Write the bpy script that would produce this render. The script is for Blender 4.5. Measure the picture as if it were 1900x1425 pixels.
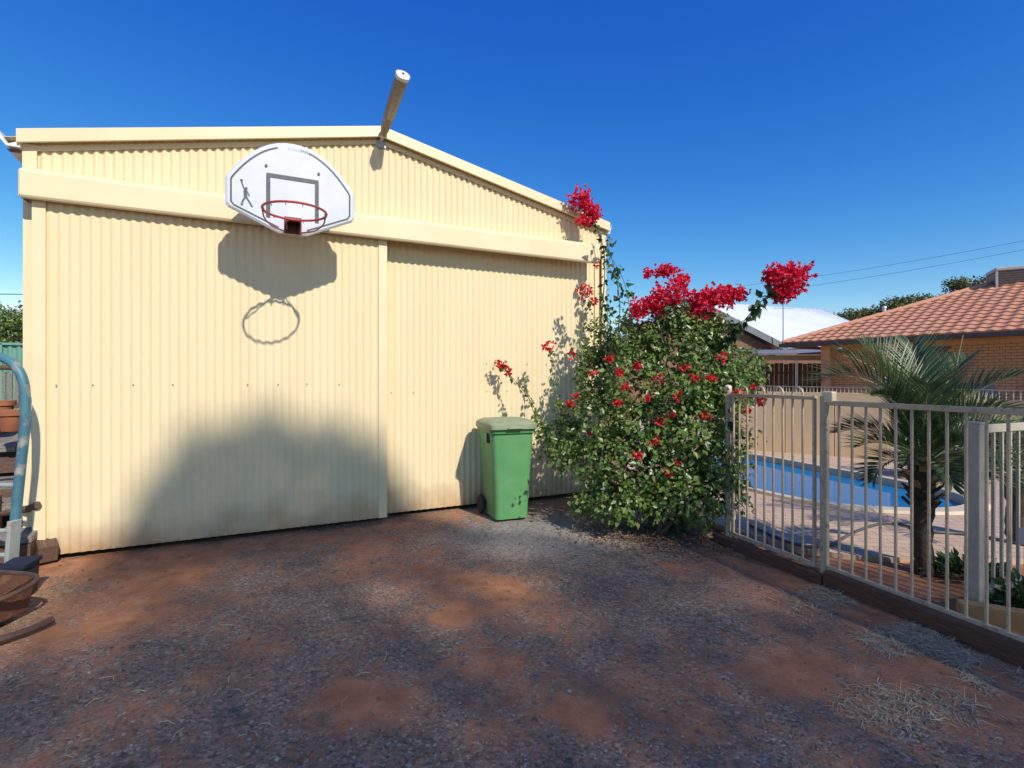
import bpy, math, random
import numpy as np
from mathutils import Vector, Matrix
random.seed(7); RNG = np.random.default_rng(11)
S = bpy.context.scene
for o in list(bpy.data.objects): bpy.data.objects.remove(o)
C = S.collection
R = math.radians
# ------------------------------------------------------------------ camera, sky, sun, exposure
CAMH = 1.45; F = 950.0; CX = 950.0; HY = 702.0          # focal length, principal column and horizon row, in photo pixels
cd = bpy.data.cameras.new('camera'); cam = bpy.data.objects.new('camera', cd); C.objects.link(cam)
cam.location = (0, 0, CAMH); cam.rotation_euler = (R(90), 0, 0)
cd.sensor_width = 36; cd.lens = 18.0; cd.shift_y = -10.5/1900; cd.clip_start = .05; cd.clip_end = 2000
S.camera = cam
SUN = Vector((.586, -.829, .84)).normalized()           # towards the sun, read from the hoop's shadow on the door
w = bpy.data.worlds.new('World'); S.world = w; w.use_nodes = True
nt = w.node_tree; bg = nt.nodes['Background']
sky = nt.nodes.new('ShaderNodeTexSky'); sky.sky_type = 'NISHITA'; sky.sun_disc = False
sky.sun_elevation = math.asin(SUN.z); sky.sun_rotation = math.atan2(SUN.x, SUN.y)
sky.altitude = 300; sky.air_density = 1.0; sky.dust_density = .2; sky.ozone_density = 3.0
hsv = nt.nodes.new('ShaderNodeHueSaturation'); hsv.inputs['Saturation'].default_value = 1.22
SKS = .13                                               # sky strength; the curve below deepens the blue of the whole dome as the photograph's film does
nt.links.new(sky.outputs[0], hsv.inputs['Color']); sps = nt.nodes.new('ShaderNodeSeparateColor'); cbs = nt.nodes.new('ShaderNodeCombineColor'); nt.links.new(hsv.outputs[0], sps.inputs[0])
for i_, (gain, pw, cap_) in enumerate(((2.05, 1.70, .80), (1.14, 1.25, .90), (.88, .58, .92))):
    q = sps.outputs[i_]
    for op, v_ in (('MULTIPLY', SKS), ('POWER', pw), ('MULTIPLY', gain), ('MINIMUM', cap_), ('DIVIDE', SKS)):
        mn = nt.nodes.new('ShaderNodeMath'); mn.operation = op; nt.links.new(q, mn.inputs[0]); mn.inputs[1].default_value = v_; q = mn.outputs[0]
    nt.links.new(q, cbs.inputs[i_])
nt.links.new(cbs.outputs[0], bg.inputs[0]); bg.inputs[1].default_value = SKS
sl = bpy.data.lights.new('sun', 'SUN'); sl.energy = 4.0; sl.angle = R(.9); sl.color = (1, .93, .82)
so = bpy.data.objects.new('sun', sl); C.objects.link(so); so.rotation_euler = (-SUN).to_track_quat('-Z', 'Y').to_euler(); so.location = (6, -8, 12)
S.view_settings.view_transform = 'Standard'; S.view_settings.look = 'None'; S.view_settings.exposure = .2; S.view_settings.gamma = 1
# ------------------------------------------------------------------ photo pixel -> place
def G(px, py, h=0):                                     # on the ground (height h)
    y = (CAMH-h)*F/(py-HY); return Vector(((px-CX)/F*y, y, h))
def P(px, py, y):                                       # at a known depth
    return Vector(((px-CX)/F*y, y, CAMH+(HY-py)/F*y))
WA = math.atan2(.4275, .904); W0 = Vector((-3.72, 4.16, 0)); WT = Vector((math.cos(WA), math.sin(WA), 0)); WN = Vector((math.sin(WA), -math.cos(WA), 0))
def W(t, o, h): return W0 + WT*t + WN*o + Vector((0, 0, h))   # along the shed front, out from it, up
# ------------------------------------------------------------------ materials
def N(t, typ, **kw):
    n = t.nodes.new(typ)
    for k, v in kw.items(): setattr(n, k, v)
    return n
def mat(name, c1, c2=None, scale=6, rough=.6, metal=0, bump=0, bscale=60, detail=6, spec=.5, fac=(.35, .65), stretch=None, c3=None, scale3=40, island=None, trans=0, coat=0):
    m = bpy.data.materials.new(name); m.use_nodes = True; t = m.node_tree; b = t.nodes['Principled BSDF']
    b.inputs['Roughness'].default_value = rough; b.inputs['Metallic'].default_value = metal; b.inputs['Specular IOR Level'].default_value = spec
    b.inputs['Coat Weight'].default_value = coat
    tc = N(t, 'ShaderNodeTexCoord'); co = tc.outputs['Object']
    if stretch:
        mp = N(t, 'ShaderNodeMapping'); mp.inputs['Scale'].default_value = stretch; t.links.new(co, mp.inputs[0]); co = mp.outputs[0]
    col = None
    if c2:
        n = N(t, 'ShaderNodeTexNoise'); n.inputs['Scale'].default_value = scale; n.inputs['Detail'].default_value = detail; t.links.new(co, n.inputs['Vector'])
        r = N(t, 'ShaderNodeValToRGB'); e = r.color_ramp.elements
        e[0].position, e[1].position = fac; e[0].color = (*c1, 1); e[1].color = (*c2, 1)
        t.links.new(n.outputs['Fac'], r.inputs[0]); col = r.outputs[0]
        if c3:
            n3 = N(t, 'ShaderNodeTexNoise'); n3.inputs['Scale'].default_value = scale3; n3.inputs['Detail'].default_value = 5; t.links.new(co, n3.inputs['Vector'])
            r3 = N(t, 'ShaderNodeValToRGB'); r3.color_ramp.elements[0].position = .55; r3.color_ramp.elements[1].position = .7
            t.links.new(n3.outputs['Fac'], r3.inputs[0])
            mx = N(t, 'ShaderNodeMixRGB'); mx.inputs[2].default_value = (*c3, 1); t.links.new(r3.outputs[0], mx.inputs[0]); t.links.new(col, mx.inputs[1]); col = mx.outputs[0]
    if island:                                          # a random tone for each loose piece: leaves, stones, bracts
        ge = N(t, 'ShaderNodeNewGeometry'); r = N(t, 'ShaderNodeValToRGB'); e = r.color_ramp.elements
        while len(e) < len(island): e.new(.5)
        for i, c in enumerate(island): e[i].position = i/(len(island)-1); e[i].color = (*c, 1)
        t.links.new(ge.outputs['Random Per Island'], r.inputs[0]); col = r.outputs[0]
    if col: t.links.new(col, b.inputs['Base Color'])
    else: b.inputs['Base Color'].default_value = (*c1, 1)
    if bump:
        n = N(t, 'ShaderNodeTexNoise'); n.inputs['Scale'].default_value = bscale; n.inputs['Detail'].default_value = 4; t.links.new(co, n.inputs['Vector'])
        bp = N(t, 'ShaderNodeBump'); bp.inputs['Strength'].default_value = bump; bp.inputs['Distance'].default_value = .01
        t.links.new(n.outputs['Fac'], bp.inputs['Height']); t.links.new(bp.outputs[0], b.inputs['Normal'])
    if trans:
        tr = N(t, 'ShaderNodeBsdfTranslucent'); mx = N(t, 'ShaderNodeMixShader'); mx.inputs[0].default_value = trans
        if col: t.links.new(col, tr.inputs[0])
        else: tr.inputs[0].default_value = (*c1, 1)
        t.links.new(b.outputs[0], mx.inputs[1]); t.links.new(tr.outputs[0], mx.inputs[2]); t.links.new(mx.outputs[0], t.nodes['Material Output'].inputs[0])
    return m
M = {}
def cream_sheet(name, a, b2, dirt):
    m = mat(name, a, b2, scale=1.6, rough=.42, bump=.05, bscale=30, stretch=(2.5, 2.5, .35), fac=(.3, .75), spec=.4)
    t = m.node_tree; b = t.nodes['Principled BSDF']; tc = [n for n in t.nodes if n.type == 'TEX_COORD'][0]
    sp = N(t, 'ShaderNodeSeparateXYZ'); t.links.new(tc.outputs['Object'], sp.inputs[0])          # red dust splashed up from the ground
    n = N(t, 'ShaderNodeTexNoise'); n.inputs['Scale'].default_value = 5; n.inputs['Detail'].default_value = 6; t.links.new(tc.outputs['Object'], n.inputs['Vector'])
    ad = N(t, 'ShaderNodeMath', operation='MULTIPLY_ADD'); ad.inputs[1].default_value = -.45; t.links.new(n.outputs['Fac'], ad.inputs[0]); t.links.new(sp.outputs['Z'], ad.inputs[2])
    mr = N(t, 'ShaderNodeMapRange'); mr.inputs['From Min'].default_value = -.25; mr.inputs['From Max'].default_value = .12; mr.inputs['To Min'].default_value = .75; mr.inputs['To Max'].default_value = 0
    t.links.new(ad.outputs[0], mr.inputs['Value'])
    mx = N(t, 'ShaderNodeMixRGB'); mx.inputs[2].default_value = (*dirt, 1); old = b.inputs['Base Color'].links[0].from_socket
    t.links.new(mr.outputs[0], mx.inputs[0]); t.links.new(old, mx.inputs[1]); t.links.new(mx.outputs[0], b.inputs['Base Color'])
    return m
M['cream'] = cream_sheet('cream_steel', (.76, .63, .385), (.80, .67, .42), (.42, .22, .11))
M['creamtrim'] = mat('cream_trim', (.77, .64, .395), (.81, .685, .435), scale=2, rough=.4, bump=.03, bscale=25)
M['dark'] = mat('dark_void', (.02, .018, .015), rough=.9)
M['whitemetal'] = mat('white_metal', (.78, .78, .76), (.7, .69, .66), scale=8, rough=.4)
M['soffit'] = mat('brown_soffit', (.12, .08, .055), (.16, .11, .08), rough=.7)
M['screw'] = mat('screw_steel', (.30, .24, .17), (.2, .15, .1), scale=90, rough=.5, metal=.4)
M['galv'] = mat('galvanised_steel', (.36, .37, .37), (.5, .5, .49), scale=30, rough=.45, metal=.7)
M['board'] = mat('backboard_plastic', (.64, .67, .72), (.58, .61, .66), scale=5, rough=.45, bump=.03, bscale=18)
M['print'] = mat('dark_print', (.055, .07, .085), (.085, .10, .115), scale=40, rough=.5)
M['greyprint'] = mat('faded_print', (.42, .44, .48), (.6, .62, .66), scale=120, rough=.5)
M['red'] = mat('red_ring_paint', (.52, .07, .06), (.40, .05, .045), scale=60, rough=.42)
M['dkred'] = mat('dark_red_bracket', (.09, .012, .015), (.14, .02, .02), scale=50, rough=.5)
M['lamp'] = mat('beige_lamp_housing', (.30, .24, .165), (.24, .19, .13), scale=20, rough=.5, stretch=(1, 1, 1))
M['lamplens'] = mat('prismatic_lens', (.40, .34, .26), (.34, .29, .22), scale=50, rough=.25)
M['bin'] = mat('green_bin_plastic', (.085, .27, .095), (.11, .31, .115), scale=5, rough=.5, bump=.04, bscale=160, c3=(.13, .25, .10), scale3=9)
M['lid'] = mat('faded_lid_plastic', (.22, .27, .16), (.28, .32, .2), scale=9, rough=.55, bump=.05, bscale=120)
M['rubber'] = mat('black_rubber', (.018, .018, .018), (.03, .028, .026), scale=40, rough=.8)
M['fence'] = mat('cream_fence_paint', (.52, .41, .27), (.45, .35, .23), scale=14, rough=.5, c3=(.28, .19, .12), scale3=22)
M['fencecap'] = mat('cream_plastic', (.66, .57, .40), (.58, .5, .35), scale=20, rough=.45)
M['palefence'] = mat('pale_fence_paint', (.50, .45, .36), (.42, .37, .29), scale=14, rough=.45)
M['sleeper'] = mat('red_brown_sleeper', (.14, .06, .033), (.09, .042, .026), scale=5, rough=.85, bump=.5, bscale=30, stretch=(1, 12, 12), c3=(.2, .10, .06), scale3=8)
M['oldwood'] = mat('weathered_timber', (.27, .24, .21), (.17, .14, .12), scale=4, rough=.85, bump=.5, bscale=22, stretch=(14, 1, 14), c3=(.36, .31, .26), scale3=6)
M['brownwood'] = mat('brown_timber', (.15, .085, .055), (.10, .055, .038), scale=4, rough=.85, bump=.5, bscale=22, stretch=(14, 1, 14), c3=(.22, .13, .09), scale3=7)
M['yellowwood'] = mat('yellow_timber', (.42, .26, .10), (.32, .18, .07), scale=6, rough=.8, bump=.3, bscale=25)
M['teal'] = mat('teal_pipe_paint', (.045, .14, .19), (.07, .19, .24), scale=7, rough=.5, c3=(.34, .31, .27), scale3=11, bump=.1)
M['tealworn'] = mat('worn_teal_paint', (.24, .32, .33), (.4, .38, .33), scale=9, rough=.6, c3=(.36, .22, .13), scale3=14, bump=.15)
M['rust'] = mat('rusty_steel', (.15, .06, .03), (.09, .038, .024), scale=7, rough=.8, bump=.4, bscale=50, c3=(.21, .095, .045), scale3=15)
M['rustdark'] = mat('dark_rusty_pipe', (.06, .035, .026), (.1, .05, .03), scale=12, rough=.7, bump=.3)
M['terracotta'] = mat('terracotta', (.36, .13, .06), (.28, .1, .05), scale=12, rough=.8)
M['tarp'] = mat('blue_tarp', (.012, .018, .035), (.018, .025, .045), scale=9, rough=.8, spec=.2)
M['brick'] = mat('orange_brick', (.50, .27, .12), (.58, .34, .165), scale=2.2, rough=.85, bump=.3, bscale=60, c3=(.30, .13, .06), scale3=3)
M['mortar'] = mat('mortar', (.20, .13, .08), (.16, .105, .065), scale=30, rough=.9)
M['tile'] = mat('terracotta_tile', (.56, .25, .14), (.64, .32, .19), scale=1.3, rough=.7, bump=.2, bscale=40, c3=(.46, .19, .105), scale3=2.3)
M['gutter'] = mat('dark_green_gutter', (.045, .042, .035), (.06, .055, .045), scale=5, rough=.45)
M['eave'] = mat('eave_board', (.52, .36, .19), (.46, .31, .16), scale=4, rough=.7)
M['whiteroof'] = mat('white_steel_roof', (.72, .75, .80), (.66, .69, .75), scale=.7, rough=.4)
M['greyfascia'] = mat('grey_fascia', (.16, .17, .185), (.2, .21, .22), scale=3, rough=.6)
M['farbrick'] = mat('far_brown_brick', (.2, .1, .06), (.27, .145, .09), scale=6, rough=.9)
M['paling'] = mat('brown_paling', (.17, .105, .062), (.12, .07, .042), scale=2, rough=.85, bump=.3, stretch=(6, 6, .6), c3=(.23, .15, .09), scale3=3)
M['render'] = mat('beige_render', (.62, .44, .25), (.68, .49, .29), scale=1.2, rough=.8, bump=.1, bscale=30)
M['glass'] = mat('window_glass', (.03, .035, .04), rough=.08, spec=.6)
M['winframe'] = mat('window_frame', (.10, .075, .055), rough=.5)
M['cooler'] = mat('cooler_louvre', (.13, .105, .10), (.17, .14, .13), scale=9, rough=.6)
M['coolerpale'] = mat('cooler_pale', (.40, .38, .37), (.34, .32, .31), scale=9, rough=.6)
M['greenfence'] = mat('green_steel_fence', (.12, .30, .24), (.15, .34, .27), scale=2, rough=.5)
M['coping'] = mat('cream_coping', (.60, .50, .36), (.54, .44, .31), scale=5, rough=.7, bump=.15, bscale=60)
M['bark'] = mat('grey_bark', (.16, .12, .09), (.1, .075, .055), scale=8, rough=.9, bump=.6, bscale=25)
M['palmbark'] = mat('palm_fibre', (.045, .03, .02), (.075, .05, .034), scale=20, rough=.95, bump=.8, bscale=45)
M['palmstub'] = mat('dry_leaf_base', (.42, .29, .13), (.30, .19, .08), scale=14, rough=.8)
M['stem'] = mat('woody_stem', (.14, .10, .065), (.09, .065, .042), scale=20, rough=.9, bump=.4)
M['leaf'] = mat('bougainvillea_leaf', (0, 0, 0), rough=.34, island=[(.04, .09, .018), (.09, .18, .034), (.15, .26, .05), (.22, .33, .075), (.06, .13, .025), (.28, .35, .10), (.12, .16, .05), (.26, .22, .08)], trans=.3)
M['caneleaf'] = mat('dark_cane_leaf', (0, 0, 0), rough=.4, island=[(.02, .05, .016), (.03, .085, .02), (.05, .12, .026), (.09, .16, .045)], trans=.22)
M['bract'] = mat('magenta_bract', (0, 0, 0), rough=.65, island=[(.72, .012, .06), (.82, .02, .085), (.88, .045, .13), (.78, .016, .045), (.60, .008, .05)], trans=.4)
M['redbract'] = mat('red_bract', (0, 0, 0), rough=.65, island=[(.68, .03, .018), (.75, .06, .03), (.58, .015, .025), (.72, .02, .06)], trans=.3)
M['palm'] = mat('palm_leaflet', (0, 0, 0), rough=.4, island=[(.04, .085, .03), (.065, .125, .04), (.11, .165, .06), (.16, .2, .085)], trans=.25)
M['palmdry'] = mat('yellow_leaflet', (0, 0, 0), rough=.5, island=[(.16, .19, .05), (.24, .24, .07), (.12, .17, .045)], trans=.25)
M['palmrib'] = mat('palm_rachis', (.28, .29, .11), (.22, .24, .09), scale=9, rough=.5)
M['gum'] = mat('gum_leaf', (0, 0, 0), rough=.5, island=[(.06, .08, .025), (.10, .125, .035), (.14, .16, .045), (.15, .145, .045)], trans=.15)
M['litter'] = mat('leaf_litter', (0, 0, 0), rough=.9, island=[(.18, .10, .055), (.28, .18, .10), (.11, .06, .035), (.34, .25, .15), (.2, .05, .05)])
M['straw'] = mat('dry_grass', (0, 0, 0), rough=.85, island=[(.62, .52, .33), (.5, .41, .26), (.38, .31, .2), (.7, .62, .43)], trans=.2)
M['stone'] = mat('gravel_stone', (0, 0, 0), rough=.85, island=[(.16, .135, .11), (.24, .205, .17), (.11, .095, .08), (.30, .16, .095), (.30, .26, .22), (.18, .135, .1), (.23, .195, .16), (.44, .39, .32)])
M['hose'] = mat('grey_hose', (.06, .06, .065), (.09, .085, .08), scale=20, rough=.5)
M['cable'] = mat('dark_cable', (.05, .05, .055), rough=.6)
# ------------------------------------------------------------------ mesh helpers
class MB:
    def __init__(s): s.v = []; s.f = []
    def add(s, v, f): n = len(s.v); s.v += [tuple(p) for p in v]; s.f += [tuple(i+n for i in q) for q in f]; return s
    def box(s, c, d, rz=0, rx=0, ry=0):
        m = Matrix.Translation(c) @ Matrix.Rotation(rz, 4, 'Z') @ Matrix.Rotation(ry, 4, 'Y') @ Matrix.Rotation(rx, 4, 'X')
        v = [m @ Vector((x*d[0]/2, y*d[1]/2, z*d[2]/2)) for x in (-1, 1) for y in (-1, 1) for z in (-1, 1)]
        return s.add(v, [(0, 1, 3, 2), (4, 6, 7, 5), (0, 4, 5, 1), (2, 3, 7, 6), (0, 2, 6, 4), (1, 5, 7, 3)])
    def beam(s, a, b, wd, ht, up=Vector((0, 0, 1))):
        a = Vector(a); b = Vector(b); d = (b-a).normalized(); x = d.cross(up).normalized(); u = x.cross(d)
        v = [p + x*i*wd/2 + u*j*ht/2 for p in (a, b) for i, j in ((-1, -1), (1, -1), (1, 1), (-1, 1))]
        return s.add(v, [(0, 3, 2, 1), (4, 5, 6, 7), (0, 1, 5, 4), (1, 2, 6, 5), (2, 3, 7, 6), (3, 0, 4, 7)])
    def tube(s, pts, r, n=8, closed=False, cap=True):
        pts = [Vector(p) for p in pts]; k = len(pts); rs = r if isinstance(r, (list, tuple)) else [r]*k; V = []; up = None
        for i, p in enumerate(pts):
            a = pts[(i-1) % k] if (closed or i) else p; b = pts[(i+1) % k] if (closed or i < k-1) else p
            d = (b-a).normalized()
            if up is None: up = Vector((0, 0, 1)) if abs(d.z) < .9 else Vector((1, 0, 0))
            x = d.cross(up).normalized(); up = x.cross(d).normalized()
            V += [p + (x*math.cos(2*math.pi*j/n) + up*math.sin(2*math.pi*j/n))*rs[i] for j in range(n)]
        Fs = []
        for i in range(k if closed else k-1):
            for j in range(n): Fs.append((i*n+j, i*n+(j+1) % n, ((i+1) % k)*n+(j+1) % n, ((i+1) % k)*n+j))
        if cap and not closed: Fs += [tuple(range(n))[::-1], tuple((k-1)*n+j for j in range(n))]
        return s.add(V, Fs)
    def loft(s, rings, cap=True):
        n = len(rings[0]); V = [p for r_ in rings for p in r_]; Fs = []
        for i in range(len(rings)-1):
            for j in range(n): Fs.append((i*n+j, i*n+(j+1) % n, (i+1)*n+(j+1) % n, (i+1)*n+j))
        if cap: Fs += [tuple(range(n))[::-1], tuple((len(rings)-1)*n+j for j in range(n))]
        return s.add(V, Fs)
    def lathe(s, prof, n=20, c=(0, 0, 0)):
        return s.loft([[Vector(c)+Vector((r*math.cos(2*math.pi*j/n), r*math.sin(2*math.pi*j/n), z)) for j in range(n)] for r, z in prof])
    def prism(s, poly, axis, a, b):                     # extrude a 2-D outline along an axis
        def mk(p, t): return {'x': (t, p[0], p[1]), 'y': (p[0], t, p[1]), 'z': (p[0], p[1], t)}[axis]
        return s.loft([[Vector(mk(p, a)) for p in poly], [Vector(mk(p, b)) for p in poly]])
    def mesh(s, name, smooth=False):
        me = bpy.data.meshes.new(name); me.from_pydata(s.v, [], s.f); me.validate()
        import bmesh
        bm = bmesh.new(); bm.from_mesh(me); bmesh.ops.recalc_face_normals(bm, faces=bm.faces); bm.to_mesh(me); bm.free()
        if smooth:
            for p in me.polygons: p.use_smooth = True
            me.set_sharp_from_angle(angle=R(40))
        return me
def link(name, me, m, parent=None, bevel=0):
    if isinstance(m, str): m = M[m]
    o = bpy.data.objects.new(name, me); C.objects.link(o)
    if not me.materials: me.materials.append(m)
    if parent: o.parent = parent
    if bevel:
        b = o.modifiers.new('bevel', 'BEVEL'); b.width = bevel; b.segments = 2; b.limit_method = 'ANGLE'
    return o
def obj(name, mb, m, parent=None, smooth=False, bevel=0): return link(name, mb.mesh(name, smooth), m, parent, bevel)
def tag(o, label=None, cat=None, group=None, kind=None):
    if label: o['label'] = label
    if cat: o['category'] = cat
    if group: o['group'] = group
    if kind: o['kind'] = kind
    return o
def thing(name, label, cat, loc=(0, 0, 0), rz=0, group=None):
    o = bpy.data.objects.new(name, None); C.objects.link(o); o.location = loc; o.rotation_euler = (0, 0, rz); o.empty_display_size = .2
    return tag(o, label, cat, group)
def polymesh(name, V, n):                               # numpy: V (k*n,3) -> k separate n-gons
    V = np.asarray(V, np.float32); me = bpy.data.meshes.new(name); k = len(V)//n
    me.vertices.add(len(V)); me.vertices.foreach_set('co', V.ravel()); me.loops.add(len(V)); me.loops.foreach_set('vertex_index', np.arange(len(V), dtype=np.int32))
    me.polygons.add(k); me.polygons.foreach_set('loop_start', np.arange(0, len(V), n, dtype=np.int32)); me.update(calc_edges=True); me.validate(); return me
def idxmesh(name, V, Fa):                               # numpy: shared vertices, uniform n-gons
    V = np.asarray(V, np.float32); Fa = np.asarray(Fa, np.int32); n = Fa.shape[1]; me = bpy.data.meshes.new(name)
    me.vertices.add(len(V)); me.vertices.foreach_set('co', V.ravel()); me.loops.add(Fa.size); me.loops.foreach_set('vertex_index', Fa.ravel())
    me.polygons.add(len(Fa)); me.polygons.foreach_set('loop_start', np.arange(0, Fa.size, n, dtype=np.int32)); me.update(calc_edges=True); me.validate(); return me
def unit(a): return a/np.maximum(np.linalg.norm(a, axis=1, keepdims=True), 1e-6)
def leafmesh(name, c, d, nrm, L, wd, fold=.25, bend=.15):   # folded ovate leaves, 4 triangles each
    c = np.asarray(c, float); d = unit(np.asarray(d, float)); s = unit(np.cross(d, nrm)); n = np.cross(s, d); L = np.asarray(L)[:, None]; wd = np.asarray(wd)[:, None]
    b = c; mdl = c + d*L*.42 - n*wd*fold*.3; tip = c + d*L - n*L*bend
    l = c + d*L*.38 + s*wd*.5 + n*wd*fold*.5; r = c + d*L*.38 - s*wd*.5 + n*wd*fold*.5
    V = np.stack([b, l, tip, r, mdl], 1).reshape(-1, 3); i = np.arange(len(c))[:, None]*5
    Fa = np.concatenate([i+np.array([[0, 4, 1]]), i+np.array([[1, 4, 2]]), i+np.array([[2, 4, 3]]), i+np.array([[3, 4, 0]])])
    return idxmesh(name, V, Fa)
def rdir(n): return unit(RNG.normal(size=(n, 3)))
def smoothstep(a, b, x): t = np.clip((x-a)/(b-a), 0, 1); return t*t*(3-2*t)
def catmull(pts, n=8, closed=False):
    pts = [Vector(p) for p in pts]; k = len(pts); out = []
    for i in range(k if closed else k-1):
        g = (lambda j: pts[j % k]) if closed else (lambda j: pts[min(max(j, 0), k-1)])
        a, b, c, d = g(i-1), g(i), g(i+1), g(i+2)
        for q in range(n):
            t = q/n; out.append(.5*((2*b)+(c-a)*t+(2*a-5*b+4*c-d)*t*t+(3*b-a-3*c+d)*t**3))
    if not closed: out.append(pts[-1])
    return out
# ------------------------------------------------------------------ ground, deck, pool
FO = Vector((1.92, 4.55, 0)); FD = Vector((.35, -.937, 0)).normalized(); FN = Vector((FD.y, -FD.x, 0))   # pool fence line; FN points to the yard side
def FP(s, o=0, h=0): return FO + FD*s + FN*o + Vector((0, 0, h))
POOL = catmull([(2.95, 6.9, 0), (3.45, 5.85, 0), (4.2, 5.5, 0), (4.95, 5.6, 0), (5.4, 6.2, 0), (5.25, 7.1, 0), (4.85, 8.3, 0), (4.5, 9.3, 0), (4.0, 9.9, 0), (3.3, 9.4, 0), (2.9, 8.2, 0)], 7, True)
PC = Vector((3.9, 7.5, 0))
def in_poly(x, y, poly):
    ins = np.zeros(x.shape, bool); k = len(poly)
    for i in range(k):
        a, b = poly[i], poly[(i+1) % k]
        c = ((a[1] > y) != (b[1] > y)) & (x < (b[0]-a[0])*(y-a[1])/((b[1]-a[1]) or 1e-9)+a[0]); ins ^= c
    return ins
def fbm(x, y, seed, octs=4, sc=1.0):
    r = np.random.default_rng(seed); v = np.zeros(x.shape); a = 1.0; tot = 0
    for o in range(octs):
        for q in range(5):
            th = r.uniform(0, 6.28); k = sc*2**o*r.uniform(.7, 1.4); v += a*np.sin((x*math.cos(th)+y*math.sin(th))*k*3.1+r.uniform(0, 6.28))
        tot += a*2.2; a *= .55
    return v/tot
def axis(fine0, fine1, st, m0, m1, st2, far):
    a = list(np.arange(fine0, fine1+1e-6, st)); l = list(np.arange(fine0-st2, m0, -st2)); r = list(np.arange(fine1+st2, m1, st2))
    e = [m1+5, m1+20, m1+60, m1+160, far]; e0 = [m0-5, m0-20, m0-60, m0-160, -far]
    return np.array(sorted(set(a+l+r+e+e0)))
gx = axis(-4.2, 4.6, .05, -9, 13, .22, 700); gy = axis(.7, 6.6, .05, -4, 20, .22, 700)
X, Y = np.meshgrid(gx, gy); near = (np.abs(X) < 8) & (Y > -2) & (Y < 9)
Z = np.where(near, .012*fbm(X, Y, 3, 3, .5)+.006*fbm(X, Y, 4, 4, 2.2), 0)
wn = (X-W0.x)*WN.x+(Y-W0.y)*WN.y; Z *= smoothstep(.0, .5, np.abs(wn)); Z -= .012
Z = np.where(in_poly(X, Y, [PC+(p-PC)*.985 for p in POOL]), -1.3, Z)
fo = (X-FO.x)*FN.x+(Y-FO.y)*FN.y; fs = (X-FO.x)*FD.x+(Y-FO.y)*FD.y
yard = fo < 0 if FN.x > 0 else fo > 0
fdist = np.abs(fo)
grav = .66+.34*fbm(X, Y, 21, 4, .8)+.16*fbm(X, Y, 22, 4, 3.0)
grav -= .75*np.exp(-(fdist/.62)**2)*yard*smoothstep(-.6, .3, fs)                                # red band along the fence
grav -= .45*np.exp(-((wn-.25)/.4)**2)*smoothstep(.5, -1.0, X)                                  # red strip in front of the door
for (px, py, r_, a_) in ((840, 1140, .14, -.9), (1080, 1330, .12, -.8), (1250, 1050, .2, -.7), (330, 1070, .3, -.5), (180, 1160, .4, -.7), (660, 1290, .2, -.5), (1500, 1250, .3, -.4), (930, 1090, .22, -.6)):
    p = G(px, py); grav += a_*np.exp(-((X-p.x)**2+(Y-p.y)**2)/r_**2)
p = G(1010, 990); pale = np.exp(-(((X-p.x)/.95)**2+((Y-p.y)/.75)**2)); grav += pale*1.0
grav = np.where(yard, grav, .05)
nx, ny = len(gx), len(gy); idx = np.arange(nx*ny).reshape(ny, nx)
Fq = np.stack([idx[:-1, :-1], idx[:-1, 1:], idx[1:, 1:], idx[1:, :-1]], -1).reshape(-1, 4)
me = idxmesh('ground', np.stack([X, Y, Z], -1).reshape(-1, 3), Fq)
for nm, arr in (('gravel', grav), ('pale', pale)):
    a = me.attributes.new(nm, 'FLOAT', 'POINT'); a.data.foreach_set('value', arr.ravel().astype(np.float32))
for p_ in me.polygons: p_.use_smooth = True
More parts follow.
